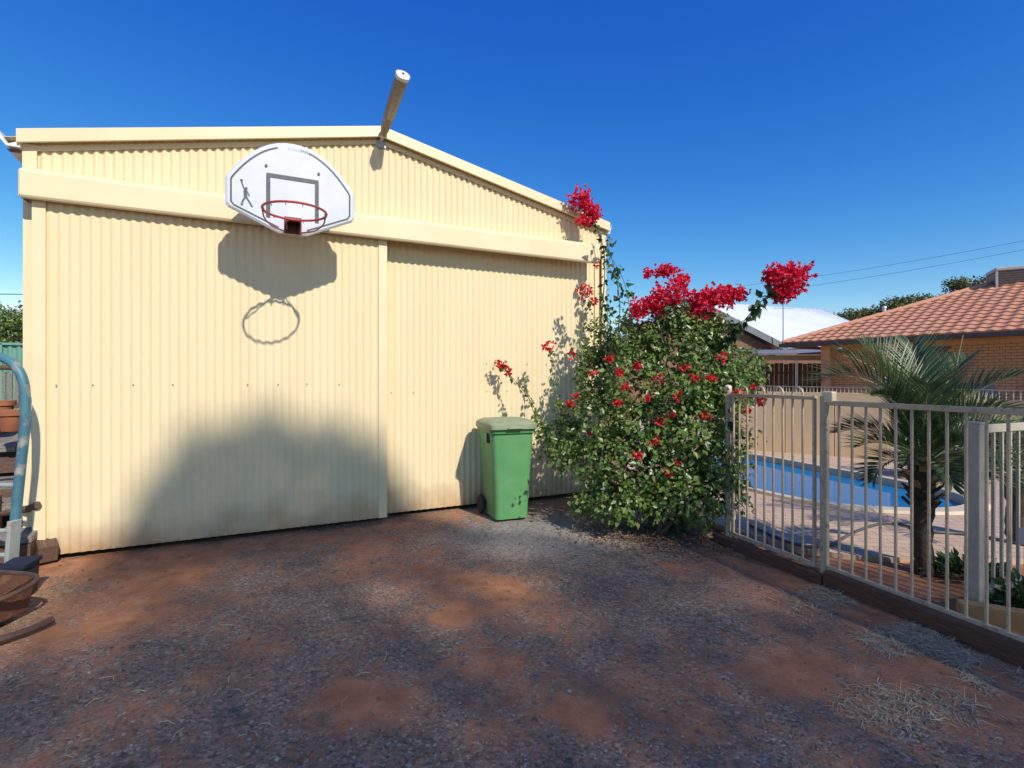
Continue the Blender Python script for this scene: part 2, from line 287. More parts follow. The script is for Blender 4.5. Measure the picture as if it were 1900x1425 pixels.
def ground_mat():
    m = bpy.data.materials.new('red_dirt_and_gravel'); m.use_nodes = True; t = m.node_tree; b = t.nodes['Principled BSDF']; b.inputs['Roughness'].default_value = .92; b.inputs['Specular IOR Level'].default_value = .2
    L = t.links.new; tc = N(t, 'ShaderNodeTexCoord').outputs['Object']
    def noise(s, d=8, rg=.6):
        n = N(t, 'ShaderNodeTexNoise'); n.inputs['Scale'].default_value = s; n.inputs['Detail'].default_value = d; n.inputs['Roughness'].default_value = rg; L(tc, n.inputs['Vector']); return n.outputs['Fac']
    def ramp(f, *st):
        r = N(t, 'ShaderNodeValToRGB'); e = r.color_ramp.elements
        while len(e) < len(st): e.new(.5)
        for i, (p_, c) in enumerate(st): e[i].position = p_; e[i].color = (*c, 1)
        L(f, r.inputs[0]); return r.outputs[0]
    def math_(op, a, b_):
        n = N(t, 'ShaderNodeMath', operation=op)
        for i, q in enumerate((a, b_)):
            if isinstance(q, (int, float)): n.inputs[i].default_value = q
            else: L(q, n.inputs[i])
        return n.outputs[0]
    def mix(f, a, b_):
        n = N(t, 'ShaderNodeMixRGB'); L(f, n.inputs[0]); L(a, n.inputs[1]); L(b_, n.inputs[2]); return n.outputs[0]
    ag = N(t, 'ShaderNodeAttribute', attribute_name='gravel').outputs['Fac']; ap = N(t, 'ShaderNodeAttribute', attribute_name='pale').outputs['Fac']
    g = math_('ADD', ag, math_('MULTIPLY', math_('SUBTRACT', noise(5.5, 10, .72), .5), 2.1)); g = math_('ADD', g, math_('MULTIPLY', math_('SUBTRACT', noise(45, 5, .7), .5), 1.5))
    gm = ramp(g, (.18, (.08, .08, .08)), (.80, (.92, .92, .92)))
    dirt = ramp(noise(7, 8), (.3, (.28, .115, .058)), (.55, (.42, .18, .083)), (.75, (.5, .245, .125)))
    vo = N(t, 'ShaderNodeTexVoronoi'); vo.inputs['Scale'].default_value = 75; L(tc, vo.inputs['Vector'])
    sep = N(t, 'ShaderNodeSeparateColor'); L(vo.outputs['Color'], sep.inputs[0])
    st = ramp(sep.outputs[0], (0, (.12, .096, .076)), (.35, (.235, .193, .152)), (.6, (.315, .26, .205)), (.8, (.31, .2, .13)), (1, (.5, .435, .35)))
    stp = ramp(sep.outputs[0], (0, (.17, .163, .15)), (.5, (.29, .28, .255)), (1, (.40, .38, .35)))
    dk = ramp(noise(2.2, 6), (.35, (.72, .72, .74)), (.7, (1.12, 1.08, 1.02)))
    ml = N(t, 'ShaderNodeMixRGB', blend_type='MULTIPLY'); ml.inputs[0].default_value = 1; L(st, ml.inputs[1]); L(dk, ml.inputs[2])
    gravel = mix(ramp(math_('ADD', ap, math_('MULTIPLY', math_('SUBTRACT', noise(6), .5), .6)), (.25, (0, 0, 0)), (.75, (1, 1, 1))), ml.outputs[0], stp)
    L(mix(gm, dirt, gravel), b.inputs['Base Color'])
    h = math_('ADD', math_('MULTIPLY', vo.outputs['Distance'], -.9), math_('MULTIPLY', noise(120, 5), .8)); h = math_('ADD', math_('MULTIPLY', h, math_('ADD', math_('MULTIPLY', gm, .8), .25)), math_('MULTIPLY', noise(22, 6), .9))
    bp = N(t, 'ShaderNodeBump'); bp.inputs['Strength'].default_value = .8; bp.inputs['Distance'].default_value = .012; L(h, bp.inputs['Height']); L(bp.outputs[0], b.inputs['Normal'])
    return m
ground = tag(link('ground', me, ground_mat()), 'red dirt yard with patches of dark gravel', kind='structure')
GH = lambda x, y: float(Z[np.abs(gy-y).argmin(), np.abs(gx-x).argmin()])
# paved pool surround with the pool cut out of it
OUT = [(1.95, 5.1), (2.09, 4.78), (2.55, 4.16), (3.0, 4.06), (4.6, 4.02), (8.5, 4.0), (11.3, 9.0), (9.55, 13.9), (7.75, 18.6), (4.4, 18.6), (2.1, 12), (1.75, 6.6)]
def ray_out(d):
    best = None
    for i in range(len(OUT)):
        a = Vector((*OUT[i], 0))-PC; b = Vector((*OUT[(i+1) % len(OUT)], 0))-PC; e = b-a; den = d.x*e.y-d.y*e.x
        if abs(den) < 1e-9: continue
        k = (a.x*e.y-a.y*e.x)/den; u = (a.x*d.y-a.y*d.x)/den
        if k > 0 and 0 <= u <= 1: best = k if best is None else max(best, k)
    return best or 3
inner = [PC+(p-PC)*1.03 for p in POOL]; outer = []
for p in POOL:
    d = (p-PC); dd = d.normalized(); k = max(ray_out(dd), d.length+.15); outer.append(PC+dd*k)
deck = MB(); n_ = len(POOL); DZ = .028
deck.add([(p.x, p.y, DZ) for p in inner]+[(p.x, p.y, DZ) for p in outer]+[(p.x, p.y, -.05) for p in outer], [(i, (i+1) % n_, n_+(i+1) % n_, n_+i) for i in range(n_)]+[(n_+i, n_+(i+1) % n_, 2*n_+(i+1) % n_, 2*n_+i) for i in range(n_)])
def paver_mat():
    m = mat('brick_paving', (.5, .34, .24), (.44, .29, .2), scale=3, rough=.8); t = m.node_tree; b = t.nodes['Principled BSDF']
    br = N(t, 'ShaderNodeTexBrick'); tc = N(t, 'ShaderNodeTexCoord'); mp = N(t, 'ShaderNodeMapping'); mp.inputs['Rotation'].default_value = (0, 0, R(8)); t.links.new(tc.outputs['Object'], mp.inputs[0]); t.links.new(mp.outputs[0], br.inputs['Vector'])
    br.inputs['Scale'].default_value = 1; br.inputs['Brick Width'].default_value = .23; br.inputs['Row Height'].default_value = .115; br.inputs['Mortar Size'].default_value = .006
    br.inputs['Color1'].default_value = (.50, .34, .235, 1); br.inputs['Color2'].default_value = (.56, .41, .29, 1); br.inputs['Mortar'].default_value = (.3, .21, .15, 1)
    t.links.new(br.outputs['Color'], b.inputs['Base Color']); return m
dk_o = tag(obj('paving', deck, paver_mat()), 'pink brick paving around the pool', kind='structure')
cop = MB(); prof = [(1.0, .03), (1.0, .062), (1.004, .07), (1.038, .07), (1.042, .03)]
rings = []
for f_, z_ in ((.99, -.12), (.98, .045), (.987, .06), (1.075, .062), (1.085, .03)): rings.append([Vector(((PC+(p-PC)*f_).x, (PC+(p-PC)*f_).y, z_)) for p in POOL])
cop.loft(rings, cap=False); tag(obj('pool_coping', cop, 'coping', dk_o, smooth=True))
wat = MB(); wat.add([(p.x, p.y, -.04) for p in [PC+(q-PC)*.995 for q in POOL]], [tuple(range(n_))])
def water_mat():
    m = bpy.data.materials.new('pool_water'); m.use_nodes = True; t = m.node_tree; b = t.nodes['Principled BSDF']
    b.inputs['Base Color'].default_value = (.004, .18, .42, 1); b.inputs['Roughness'].default_value = .03; b.inputs['IOR'].default_value = 1.28; b.inputs['Specular IOR Level'].default_value = .3
    n = N(t, 'ShaderNodeTexNoise'); n.inputs['Scale'].default_value = 2.2; n.inputs['Detail'].default_value = 2; tc = N(t, 'ShaderNodeTexCoord'); t.links.new(tc.outputs['Object'], n.inputs['Vector'])
    bp = N(t, 'ShaderNodeBump'); bp.inputs['Strength'].default_value = .06; bp.inputs['Distance'].default_value = .02; t.links.new(n.outputs['Fac'], bp.inputs['Height']); t.links.new(bp.outputs[0], b.inputs['Normal']); return m
tag(obj('pool_water', wat, water_mat()), 'calm blue water in the curved swimming pool', kind='structure')
# ------------------------------------------------------------------ shed
shed = thing('shed', 'tall cream corrugated steel shed with gable roof and two sliding doors', 'shed', W0, WA)
XL, XR, XM = -.19, 5.42, 2.615; HE, HP = 3.37, 3.98; DEP = 9.0
def roofh(x): return HE+(HP-HE)*(1-abs(x-XM)/(XM-XL))
def corr(x0, x1, zb, zt, y, amp=.0062, pitch=.068, seg=8):
    m = MB(); k = int((x1-x0)/pitch*seg)+1; xs = [x0+(x1-x0)*i/k for i in range(k+1)]; V = []
    for x in xs:
        yy = y-amp*math.cos(2*math.pi*x/pitch); V += [(x, yy, zb(x) if callable(zb) else zb), (x, yy, zt(x) if callable(zt) else zt)]
    return m.add(V, [(2*i, 2*i+2, 2*i+3, 2*i+1) for i in range(k)])
LAPS = [0, .68*2.0, 2.72, 4.08, 5.6]
gb = obj('gable_wall', corr(XL+.06, XR-.02, 2.95, lambda x: roofh(x)-.03, .012, amp=.009), 'cream', shed, True)
for nm, y0, x0, x1 in (('sliding_door', -.075, -.11, 2.665), ('sliding_door', .055, 2.60, 5.375)):
    d = obj(nm, corr(x0+.05, x1-.03, .035, 2.93, y0), 'cream', shed, True)
    fr = MB(); s_ = .085
    fr.box((x0+s_/2, y0-.006, 1.48), (s_, .03, 2.89)); obj('edge_trim', fr, 'creamtrim', d, bevel=.003)
    fr = MB(); fr.box((x1-s_/2, y0-.004, 1.48), (s_, .03, 2.89)); obj('edge_trim', fr, 'creamtrim', d, bevel=.003)
    sc = MB()
    for hz in ((1.395,) if y0 < 0 else (1.62, 1.30)):
        for k in range(int((x1-x0-.2)/.272)):
            if RNG.random() < (.85 if y0 < 0 else .4): sc.lathe([(.006, 0), (.006, .003), (.003, .006)], 6, (x0+.12+k*.272+.02*RNG.normal(), 0, 0))
            else: continue
            for q in range(18):
                vx, vy, vz = sc.v[-18+q]; sc.v[-18+q] = (vx, y0-.0085-vz, hz+vy+.004*math.sin(k*3.1))
    tag(obj('door_screws', sc, 'screw', d), kind='stuff')
wl = MB(); wl.box((2.6, .16, 1.5), (5.4, .02, 3.0)); obj('dark_interior_sheet', wl, 'dark', shed)  # near-black sheet stands in for the unlit shed interior behind the doors
# pelmet that hides the door track
pel = MB(); pel.prism([(.0, 3.135), (-.10, 3.10), (-.155, 3.075), (-.172, 3.05), (-.172, 2.868), (-.16, 2.85), (-.12, 2.85), (-.12, 2.87), (-.15, 2.88), (-.15, 3.03), (.0, 3.09)], 'x', -.16, 5.215)
pl = obj('track_cover', pel, 'creamtrim', shed, bevel=.004)
cap = MB(); cap.prism([(.0, 3.13), (-.10, 3.095), (-.152, 3.07), (-.165, 3.05), (-.165, 2.856), (.0, 2.856)], 'x', -.166, -.163); obj('end_cap', cap, 'creamtrim', pl)
cf = MB(); cf.prism([(XL-.004, 0), (XL+.085, 0), (XL+.085, .012), (XL+.008, .012), (XL+.008, .12), (XL-.004, .12)], 'z', .02, 2.96); obj('corner_flashing', cf, 'creamtrim', shed)
cf = MB(); cf.prism([(XL-.004, -.012), (XL+.085, -.012), (XL+.085, -.004), (XL-.004, -.004)], 'z', 2.9, roofh(XL)-.05); obj('corner_flashing', cf, 'creamtrim', shed)
cf = MB(); cf.prism([(XR-.06, -.012), (XR+.006, -.012), (XR+.006, .12), (XR-.004, .12), (XR-.004, -.002), (XR-.06, -.002)], 'z', .02, roofh(XR)-.05); obj('corner_flashing', cf, 'creamtrim', shed)
# side and back walls, roof sheets
def side(x, nm):
    c = corr(.05, DEP, .02, HE-.04, 0, seg=6, pitch=.076); m = MB(); m.add([(x+vy, vx, vz) for vx, vy, vz in c.v], c.f); obj(nm, m, 'cream', shed, True)
side(XL, 'side_wall'); side(XR, 'side_wall')
obj('back_wall', corr(XL, XR, .02, lambda x: roofh(x)-.03, DEP, seg=6), 'cream', shed, True)
for x0, x1 in ((XL-.12, XM), (XR+.10, XM)):
    m = MB(); k = int(DEP/.076*6); V = []
    for i in range(k+1):
        y = -.03+(DEP+.06)*i/k; dz = .009*math.cos(2*math.pi*y/.076)
        V += [(x0, y, roofh(x0)+dz), (x1, y, roofh(x1)+dz)]
    m.add(V, [(2*i, 2*i+1, 2*i+3, 2*i+2) for i in range(k)]); obj('roof_sheet', m, 'creamtrim', shed, True)
for a, b in ((XL-.02, XM), (XM, XR+.02)):
    m = MB(); za, zb = roofh(a)+.04, roofh(b)+.04; h = .105
    m.add([(a, -.075, za), (b, -.075, zb), (a, -.075, za-h), (b, -.075, zb-h), (a, .12, za), (b, .12, zb), (a, -.06, za-h-.004), (b, -.06, zb-h-.004), (a, -.06, za-.01), (b, -.06, zb-.01)],
          [(0, 1, 3, 2), (0, 4, 5, 1), (2, 3, 7, 6), (6, 7, 9, 8), (0, 2, 6, 8, 4), (1, 3, 7, 9, 5)])
    bc = obj('barge_capping', m, 'creamtrim', shed)
    m = MB(); m.add([(a, y, z+q) for y in (-.008, -.002) for z, q in ((za, -h-.006), (za, -h-.050))]+[(b, y, z+q) for y in (-.008, -.002) for z, q in ((zb, -h-.006), (zb, -h-.050))], [(0, 1, 3, 2), (4, 6, 7, 5), (0, 4, 5, 1), (2, 3, 7, 6), (0, 2, 6, 4), (1, 5, 7, 3)])
    obj('capping_flange', m, 'creamtrim', bc)
rc = MB(); rc.prism([(XM-.17, HP-.005), (XM, HP+.045), (XM+.17, HP-.005), (XM, HP+.035)], 'y', .0, DEP); obj('ridge_capping', rc, 'creamtrim', shed)
for sx, x in ((-1, XL), (1, XR)):
    g0 = x+sx*.005; m = MB(); w_ = .135 if sx < 0 else .05
    m.prism([(g0, HE-.05), (g0, HE-.10), (g0+sx*w_*.6, HE-.10), (g0+sx*w_, HE-.03), (g0+sx*w_*1.05, HE+.02), (g0+sx*w_*.97, HE+.02), (g0+sx*w_*.55, HE-.085)], 'y', -.05, DEP); gt = obj('gutter', m, 'whitemetal', shed)
    if sx < 0:
        m = MB(); m.prism([(x-.003, HE-.11), (x-.1, HE-.11), (x-.003, HE-.22)], 'y', -.01, .02); obj('gutter_bracket', m, 'soffit', gt)
lt = MB(); lt.box((XL+.05, -.02, 1.10), (.06, .03, .035)); lt.box((XL+.075, -.03, 1.03), (.03, .02, .12)); lt.tube([(XL+.03, -.035, 1.115), (XL+.10, -.035, 1.115)], .007, 6); obj('door_latch', lt, 'galv', shed, bevel=.002)
lt = MB(); lt.box((XL+.05, -.022, 1.29), (.05, .03, .02)); obj('latch_plate', lt, 'galv', shed)
# ------------------------------------------------------------------ basketball hoop (local: x along wall, y towards wall, z up; origin at the board's face)
BO = .62; hoop = thing('basketball_hoop', 'white fan-shaped basketball backboard with red ring on the shed gable', 'basketball hoop', W(1.762, BO, 0), WA)
def outline(sc_in):                                     # board outline, inset by sc_in
    i = sc_in; hw = .505-i; o = []
    top, sh, lo, bt, bw = 3.445-i, 3.10-i*.3, 2.855+i*.35, 2.675+i, .11
    o += [(-bw, bt), (bw, bt), (hw-.02, lo-.008), (hw, lo+.02), (hw, sh-.02), (hw-.008, sh)]
    for k in range(1, 24):
        a = math.pi*k/24; x = (hw-.008)*math.cos(a); o.append((x, sh+(top-sh)*(1-abs(x/(hw-.008))**2.15)))
    o += [(-hw+.008, sh), (-hw, sh-.02), (-hw, lo+.02), (-hw+.02, lo-.008)]
    return o
bb = MB(); O0, O1 = outline(0), outline(.018)
bb.loft([[Vector((x, .032, z)) for x, z in O1], [Vector((x, .034, z)) for x, z in O0], [Vector((x, .006, z)) for x, z in O0], [Vector((x, -.004, z)) for x, z in O1]])
board = obj('backboard', bb, 'board', hoop)
def strip(pts, wd, y=-.0062, closed=False):
    m = MB(); pts = [Vector((p[0], 0, p[1])) for p in pts]; k = len(pts); V = []
    for i, p in enumerate(pts):
        a = pts[(i-1) % k] if (closed or i) else p; b = pts[(i+1) % k] if (closed or i < k-1) else p
        d = (b-a).normalized(); n = Vector((-d.z, 0, d.x)); V += [(p+n*wd/2)+Vector((0, y, 0)), (p-n*wd/2)+Vector((0, y, 0))]
    m.add(V, [(2*i, 2*i+1, (2*i+3) % (2*k), (2*i+2) % (2*k)) for i in range(k if closed else k-1)]); return m
ob = outline(.042); i0 = [i for i, p in enumerate(ob) if p[1] > 3.38]
obj('border_line', strip(ob[i0[-1]:]+ob[:1], .014), 'print', board); obj('border_line', strip(ob[1:i0[0]+2], .014), 'print', board)
tq = [(-.19, 2.79), (-.19, 3.145), (.19, 3.145), (.19, 2.79)]
tgm = MB()
for a, b in ((0, 1), (3, 2)): tgm.add(strip([tq[a], tq[b]], .032).v, [(0, 1, 3, 2)])
tgm.add(strip([(-.203, 3.145), (.203, 3.145)], .036, -.0066).v, [(0, 1, 3, 2)]); obj('target_square', tgm, 'print', board)
lg = MB()                                               # small player emblem
for pts, wd in ((((-.387, 3.06), (-.372, 3.01), (-.356, 2.985)), .011), (((-.36, 2.99), (-.357, 2.93)), .026), (((-.345, 2.985), (-.33, 2.945)), .009), (((-.36, 2.935), (-.378, 2.90), (-.388, 2.868)), .013), (((-.352, 2.935), (-.33, 2.90), (-.312, 2.868)), .013), (((-.392, 2.868), (-.376, 2.87)), .008), (((-.318, 2.868), (-.304, 2.862)), .008)):
    s_ = strip(pts, wd, -.0062-.0003*len(lg.v)/8); lg.add(s_.v, s_.f)
lg.add([(-.387+.011*math.cos(a), -.0068, 3.068+.011*math.sin(a)) for a in [k*math.pi/5 for k in range(10)]], [tuple(range(10))])
lg.add([(-.352+.010*math.cos(a), -.0094, 3.006+.011*math.sin(a)) for a in [k*math.pi/5 for k in range(10)]], [tuple(range(10))])
obj('player_emblem', lg, 'print', board)
tx = MB()
for k in range(11):
    x = -.035+k*.0155; tx.box((x, -.0058, 3.395-.35*x*x+.004*(k % 2)), (.010, .001, .020+.006*(k % 3 == 0)))
obj('faded_lettering', tx, 'greyprint', board)
for x, z in ((-.205, 3.22), (.205, 3.22)):
    m = MB(); m.tube([(x, -.0045, z), (x, -.014, z)], .011, 8); obj('bolt', m, 'print', board)
RZ = 2.755; RR = .232; RC = -.385
m = MB(); m.tube([(RR*math.cos(a), RC+RR*math.sin(a), RZ) for a in [k*2*math.pi/48 for k in range(48)]], .0095, 8, closed=True); ring = obj('ring', m, 'red', hoop, True)
m = MB()
for sx in (-1, 1):
    m.tube(catmull([(sx*RR*.985, RC+.05, RZ-.006), (sx*RR*.93, RC+.10, RZ-.05), (sx*.16, RC+.22, RZ-.075), (sx*.062, -.03, RZ-.07)], 6), .006, 6)
obj('ring_brace', m, 'red', ring, True)
m = MB()
for k in range(12):
    a = k*2*math.pi/12+.2; m.tube([((RR-.003)*math.cos(a), RC+(RR-.003)*math.sin(a), RZ-.006), (RR*.965*math.cos(a), RC+RR*.965*math.sin(a), RZ-.024), (RR*.94*math.cos(a), RC+RR*.94*math.sin(a), RZ-.014)], .0028, 5)
tag(obj('net_hook', m, 'red', ring), kind='stuff')
m = MB(); m.box((0, -.012, 2.745), (.135, .014, .14)); m.box((0, -.075, 2.768), (.115, .13, .012)); m.box((-.05, -.07, 2.735), (.008, .11, .09), rx=R(10)); m.box((.05, -.07, 2.735), (.008, .11, .09), rx=R(10)); obj('ring_bracket', m, 'dkred', hoop, bevel=.003)
for sx in (-1, 1):
    m = MB(); x = sx*.2
    m.beam((x, .05, 2.72), (x, .05, 3.3), .035, .03, Vector((0, 1, 0))); m.beam((x, .06, 3.22), (x, BO+.0, 3.30), .03, .03); m.beam((x, .06, 2.78), (x, BO-.16, 2.92), .03, .03); m.beam((x, .06, 2.80), (x, BO, 3.26), .022, .022)
    m.box((x, BO-.002, 3.28), (.09, .012, .14)); obj('mounting_arm', m, 'galv', hoop)
# ------------------------------------------------------------------ lamp on the gable peak
lamp = thing('area_light', 'beige tapered outdoor light on an arm at the gable peak', 'outdoor light', W(2.62, 0, 3.90), WA)
A0 = Vector((0, 0, 0)); A1 = Vector((.07, -.66, .34)); ax = (A1-A0).normalized(); sx_ = ax.cross(Vector((0, 0, 1))).normalized(); uz = sx_.cross(ax)
m = MB(); m.tube([A0, A0+ax*.30], .022, 10); obj('arm', m, 'galv', lamp, True)
m = MB(); m.box((0, -.006, -.01), (.10, .012, .13)); obj('wall_plate', m, 'galv', lamp, bevel=.003)
def sect(k, w_, h_, dz=0):
    c = A0+(A1-A0)*k; return [c+sx_*w_*math.cos(a)*(1 if abs(math.cos(a)) < .8 else .93)+uz*(h_*math.sin(a)*(1.2 if math.sin(a) < 0 else 1)+dz) for a in [2*math.pi*(q+.5)/12 for q in range(12)]]
m = MB(); m.loft([sect(.12, .03, .03), sect(.2, .046, .038), sect(.5, .062, .046), sect(.85, .068, .05), sect(.99, .066, .05)]); hs = obj('housing', m, 'lamp', lamp, True)
m = MB(); m.loft([sect(.40, .030, .012, -.045), sect(.44, .040, .016, -.048), sect(.85, .043, .016, -.05), sect(.9, .034, .010, -.047)]); obj('lens', m, 'lamplens', hs, True)
m = MB(); m.loft([sect(.968, .073, .057), sect(1.012, .073, .057), sect(1.02, .06, .048)]); ec = obj('end_cap', m, 'whitemetal', lamp, True)
c_ = A0+(A1-A0)*1.022; m = MB(); m.tube([c_-ax*.006, c_+ax*.004], .012, 10); obj('cable_hole', m, 'dark', ec)
# ------------------------------------------------------------------ wheelie bin
bp_ = G(952, 966); BR = R(20)
wb = thing('wheelie_bin', 'green plastic wheelie bin standing by the cream shed', 'wheelie bin', bp_+Vector((-math.sin(BR)*.24, math.cos(BR)*.24, -.004)), BR)
def rrect(w_, d_, z, r=.05, oy=0, n=4):
    o = []
    for cx_, cy_, a0 in ((1, 1, 0), (-1, 1, 90), (-1, -1, 180), (1, -1, 270)):
        for k in range(n+1): a = R(a0+90*k/n); o.append(Vector((cx_*(w_/2-r)+r*math.cos(a), oy+cy_*(d_/2-r)+r*math.sin(a), z)))
    return o
m = MB(); m.loft([rrect(.34, .36, .012, .05, -.03), rrect(.36, .39, .02, .055, -.03), rrect(.37, .41, .15, .055, -.022), rrect(.44, .49, .80, .05, -.008), rrect(.455, .505, .90, .05), rrect(.455, .505, .93, .05)])
body = obj('bin_body', m, 'bin', wb, True, .0)
m = MB(); m.loft([rrect(.485, .545, .895, .05), rrect(.49, .55, .90, .05), rrect(.49, .55, .945, .05), rrect(.47, .53, .95, .05)]); obj('rim', m, 'bin', body, True)
for sx in (-1, 1):
    for yy in (-.14, -.09): m = MB(); m.box((sx*.2275, yy, .84), (.012, .022, .10)); obj('side_slot_mark', m, 'rubber', body)  # black boxes stand in for the shade inside the bin's side slots
m = MB(); m.loft([rrect(.515, .575, .935, .06, -.012), rrect(.52, .585, .94, .06, -.012), rrect(.518, .58, .985, .06, -.012), rrect(.49, .54, 1.005, .06, -.008), rrect(.40, .42, 1.028, .07, .01), rrect(.20, .22, 1.035, .06, .02)])
lid = obj('lid', m, 'lid', wb, True)
m = MB(); m.box((0, -.312, .952), (.16, .03, .016)); obj('lid_grip', m, 'lid', lid, bevel=.005)
m = MB(); m.tube([(-.21, .262, .93), (-.21, .315, .975), (.21, .315, .975), (.21, .262, .93)], .014, 8); obj('handle', m, 'lid', wb, True)
m = MB(); m.tube([(-.2, .175, .10), (.2, .175, .10)], .011, 8); axl = obj('axle', m, 'galv', wb)
for sx in (-1, 1):
    m = MB(); q = [(.0, -.024), (.075, -.024), (.094, -.02), (.1, -.01), (.1, .01), (.094, .02), (.075, .024), (.0, .024)]
    c = MB().lathe([(max(r_, .002), z_) for r_, z_ in q], 22); m.add([(sx*.215+vz, .175+vx, .1+vy) for vx, vy, vz in c.v], c.f); wh = obj('wheel', m, 'rubber', wb, True)
    c = MB().lathe([(.002, -.028), (.04, -.028), (.045, .028), (.002, .028)], 14); m = MB(); m.add([(sx*.215+vz, .175+vx, .1+vy) for vx, vy, vz in c.v], c.f); obj('hub', m, 'rubber', wh)
# ------------------------------------------------------------------ pool gate and fences
def post_mesh(r, h, sq=False):
    m = MB()
    if sq: m.box((0, 0, h/2), (2*r, 2*r, h))
    else: m.tube([(0, 0, 0), (0, 0, h)], r, 12)
    return m
FA = math.atan2(FD.y, FD.x)
def local_picket(root, name, me, x, z, mt):
    o = bpy.data.objects.new(name, me); C.objects.link(o); o.parent = root; o.location = (x, 0, z); return o
gate = thing('pool_gate', 'cream tubular pool gate with looped tops beside the bougainvillea', 'gate', FP(0), FA)
m = MB(); m.tube([(0, 0, -.06), (0, 0, 1.335)], .026, 12); gp = obj('hinge_post', m, 'fence', gate, True)
m = MB(); m.lathe([(.03, 1.33), (.033, 1.34), (.033, 1.375), (.02, 1.39), (.003, 1.393)], 12); obj('post_cap', m, 'fencecap', gp, True)
for z in (1.03, .25): m = MB(); m.box((.04, 0, z), (.06, .04, .08)); obj('hinge', m, 'rubber' if z > 1 else 'fencecap', gate, bevel=.004)
m = MB(); m.beam((.03, 0, 1.305), (.865, 0, 1.305), .035, .026); obj('top_rail', m, 'fence', gate, bevel=.003)
m = MB(); m.beam((.03, 0, .085), (.865, 0, .085), .03, .03); obj('bottom_rail', m, 'fence', gate, bevel=.003)
for x in (.06, .85): m = MB(); m.tube([(x, 0, .075), (x, 0, 1.325)], .014, 10); obj('stile', m, 'fence', gate, True)
pk = MB().tube([(0, 0, 0), (0, 0, 1.21)], .0085, 8).mesh('picket', True); pk.materials.append(M['fence'])
for k in range(8): local_picket(gate, 'picket', pk, .13+k*.089, .09, 'fence')
lp = MB().tube([(0, 0, 0)]+[(.0445-.0445*math.cos(a), 0, .035+.045*math.sin(a)) for a in [R(18*q) for q in range(11)]]+[(.089, 0, 0)], .0085, 8).mesh('loop', True); lp.materials.append(M['fence'])
for k in (0, 2, 4, 6): local_picket(gate, 'loop', lp, .13+k*.089, 1.30, 'fence')
fence = thing('pool_fence', 'cream tubular pool fence on the red-brown sleeper', 'fence', FP(.93), FA)
m = MB(); m.tube([(0, 0, -.06), (0, 0, 1.32)], .03, 12); fp_ = obj('latch_post', m, 'fence', fence, True)
m = MB(); m.box((.035, .0, 1.315), (.085, .05, .085)); lb = obj('latch', m, 'fencecap', fp_, bevel=.01)
m = MB(); m.beam((.03, 0, 1.275), (3.0, 0, 1.275), .038, .034); obj('top_rail', m, 'fence', fence, bevel=.003)
m = MB(); m.beam((.03, 0, .10), (3.0, 0, .10), .03, .03); obj('bottom_rail', m, 'fence', fence, bevel=.003)
pk2 = MB().tube([(0, 0, 0), (0, 0, 1.17)], .0088, 8).mesh('picket', True); pk2.materials.append(M['fence'])
for k in range(30): local_picket(fence, 'picket', pk2, .11+k*.094, .10, 'fence')
m = MB(); m.box((1.165, -.012, .64), (.12, .05, .085)); obj('hinge_block', m, 'palefence', fence, bevel=.008)
m = MB(); m.tube([(2.95, 0, -.06), (2.95, 0, 1.32)], .026, 12); obj('post', m, 'fence', fence, True)
slp = thing('sleeper_edging', 'long red-brown timber sleeper along the foot of the pool fence', 'sleeper', FP(-.05, 0, 0), FA)
so_ = FN.dot(Vector((math.cos(FA+math.pi/2), math.sin(FA+math.pi/2), 0)))
sgn = -1 if (FP(0, .1)-FP(0)).dot(Vector((-1, -.3, 0))) > 0 else 1
yd = -1                                                # local -y is the yard side when the fence runs towards the camera
m = MB()
for a, b, h in ((-.05, 1.02, .055), (1.03, 2.55, .095), (2.56, 4.0, .10)):
    mm = MB(); mm.box(((a+b)/2, yd*.045, h/2-.03), (b-a, .075, h+.06)); obj('timber', mm, 'sleeper', slp, bevel=.008)
# short return fence behind it
RP = Vector((2.86, 3.16, 0)); RE = Vector((3.48, 3.42, 0)); RA = math.atan2((RE-RP).y, (RE-RP).x)
rf = thing('return_fence', 'pale short fence with square corner post behind the pool fence', 'fence', RP, RA); rl = (RE-RP).length
m = MB(); m.box((0, 0, .56), (.075, .075, 1.22)); cp = obj('corner_post', m, 'palefence', rf, bevel=.005)
m = MB(); m.box((0, 0, 1.175), (.085, .085, .015)); obj('post_cap', m, 'palefence', cp, bevel=.004)
m = MB(); m.beam((.03, 0, 1.135), (rl, 0, 1.135), .03, .05); obj('top_rail', m, 'palefence', rf, bevel=.003)
m = MB(); m.beam((.03, 0, .12), (rl, 0, .12), .03, .04); obj('bottom_rail', m, 'palefence', rf, bevel=.003)
m = MB(); m.box((rl+.02, 0, .56), (.035, .035, 1.2)); obj('end_post', m, 'palefence', rf, bevel=.004)
pk3 = MB().box((0, 0, .51), (.016, .016, 1.02)).mesh('picket'); pk3.materials.append(M['palefence'])
for k in range(6): local_picket(rf, 'picket', pk3, .10+k*.097, .12, 'palefence')
m = MB(); m.box((0, 0, .05), (.36, .07, .13)); tb = tag(obj('timber_offcut', m, 'yellowwood', None, bevel=.006), 'short yellow timber edging offcut lying inside the pool fence', 'timber'); tb.location = FP(1.88, -.16, .0) if False else Vector((2.86, 3.02, -.01)); tb.rotation_euler = (0, 0, R(-28))
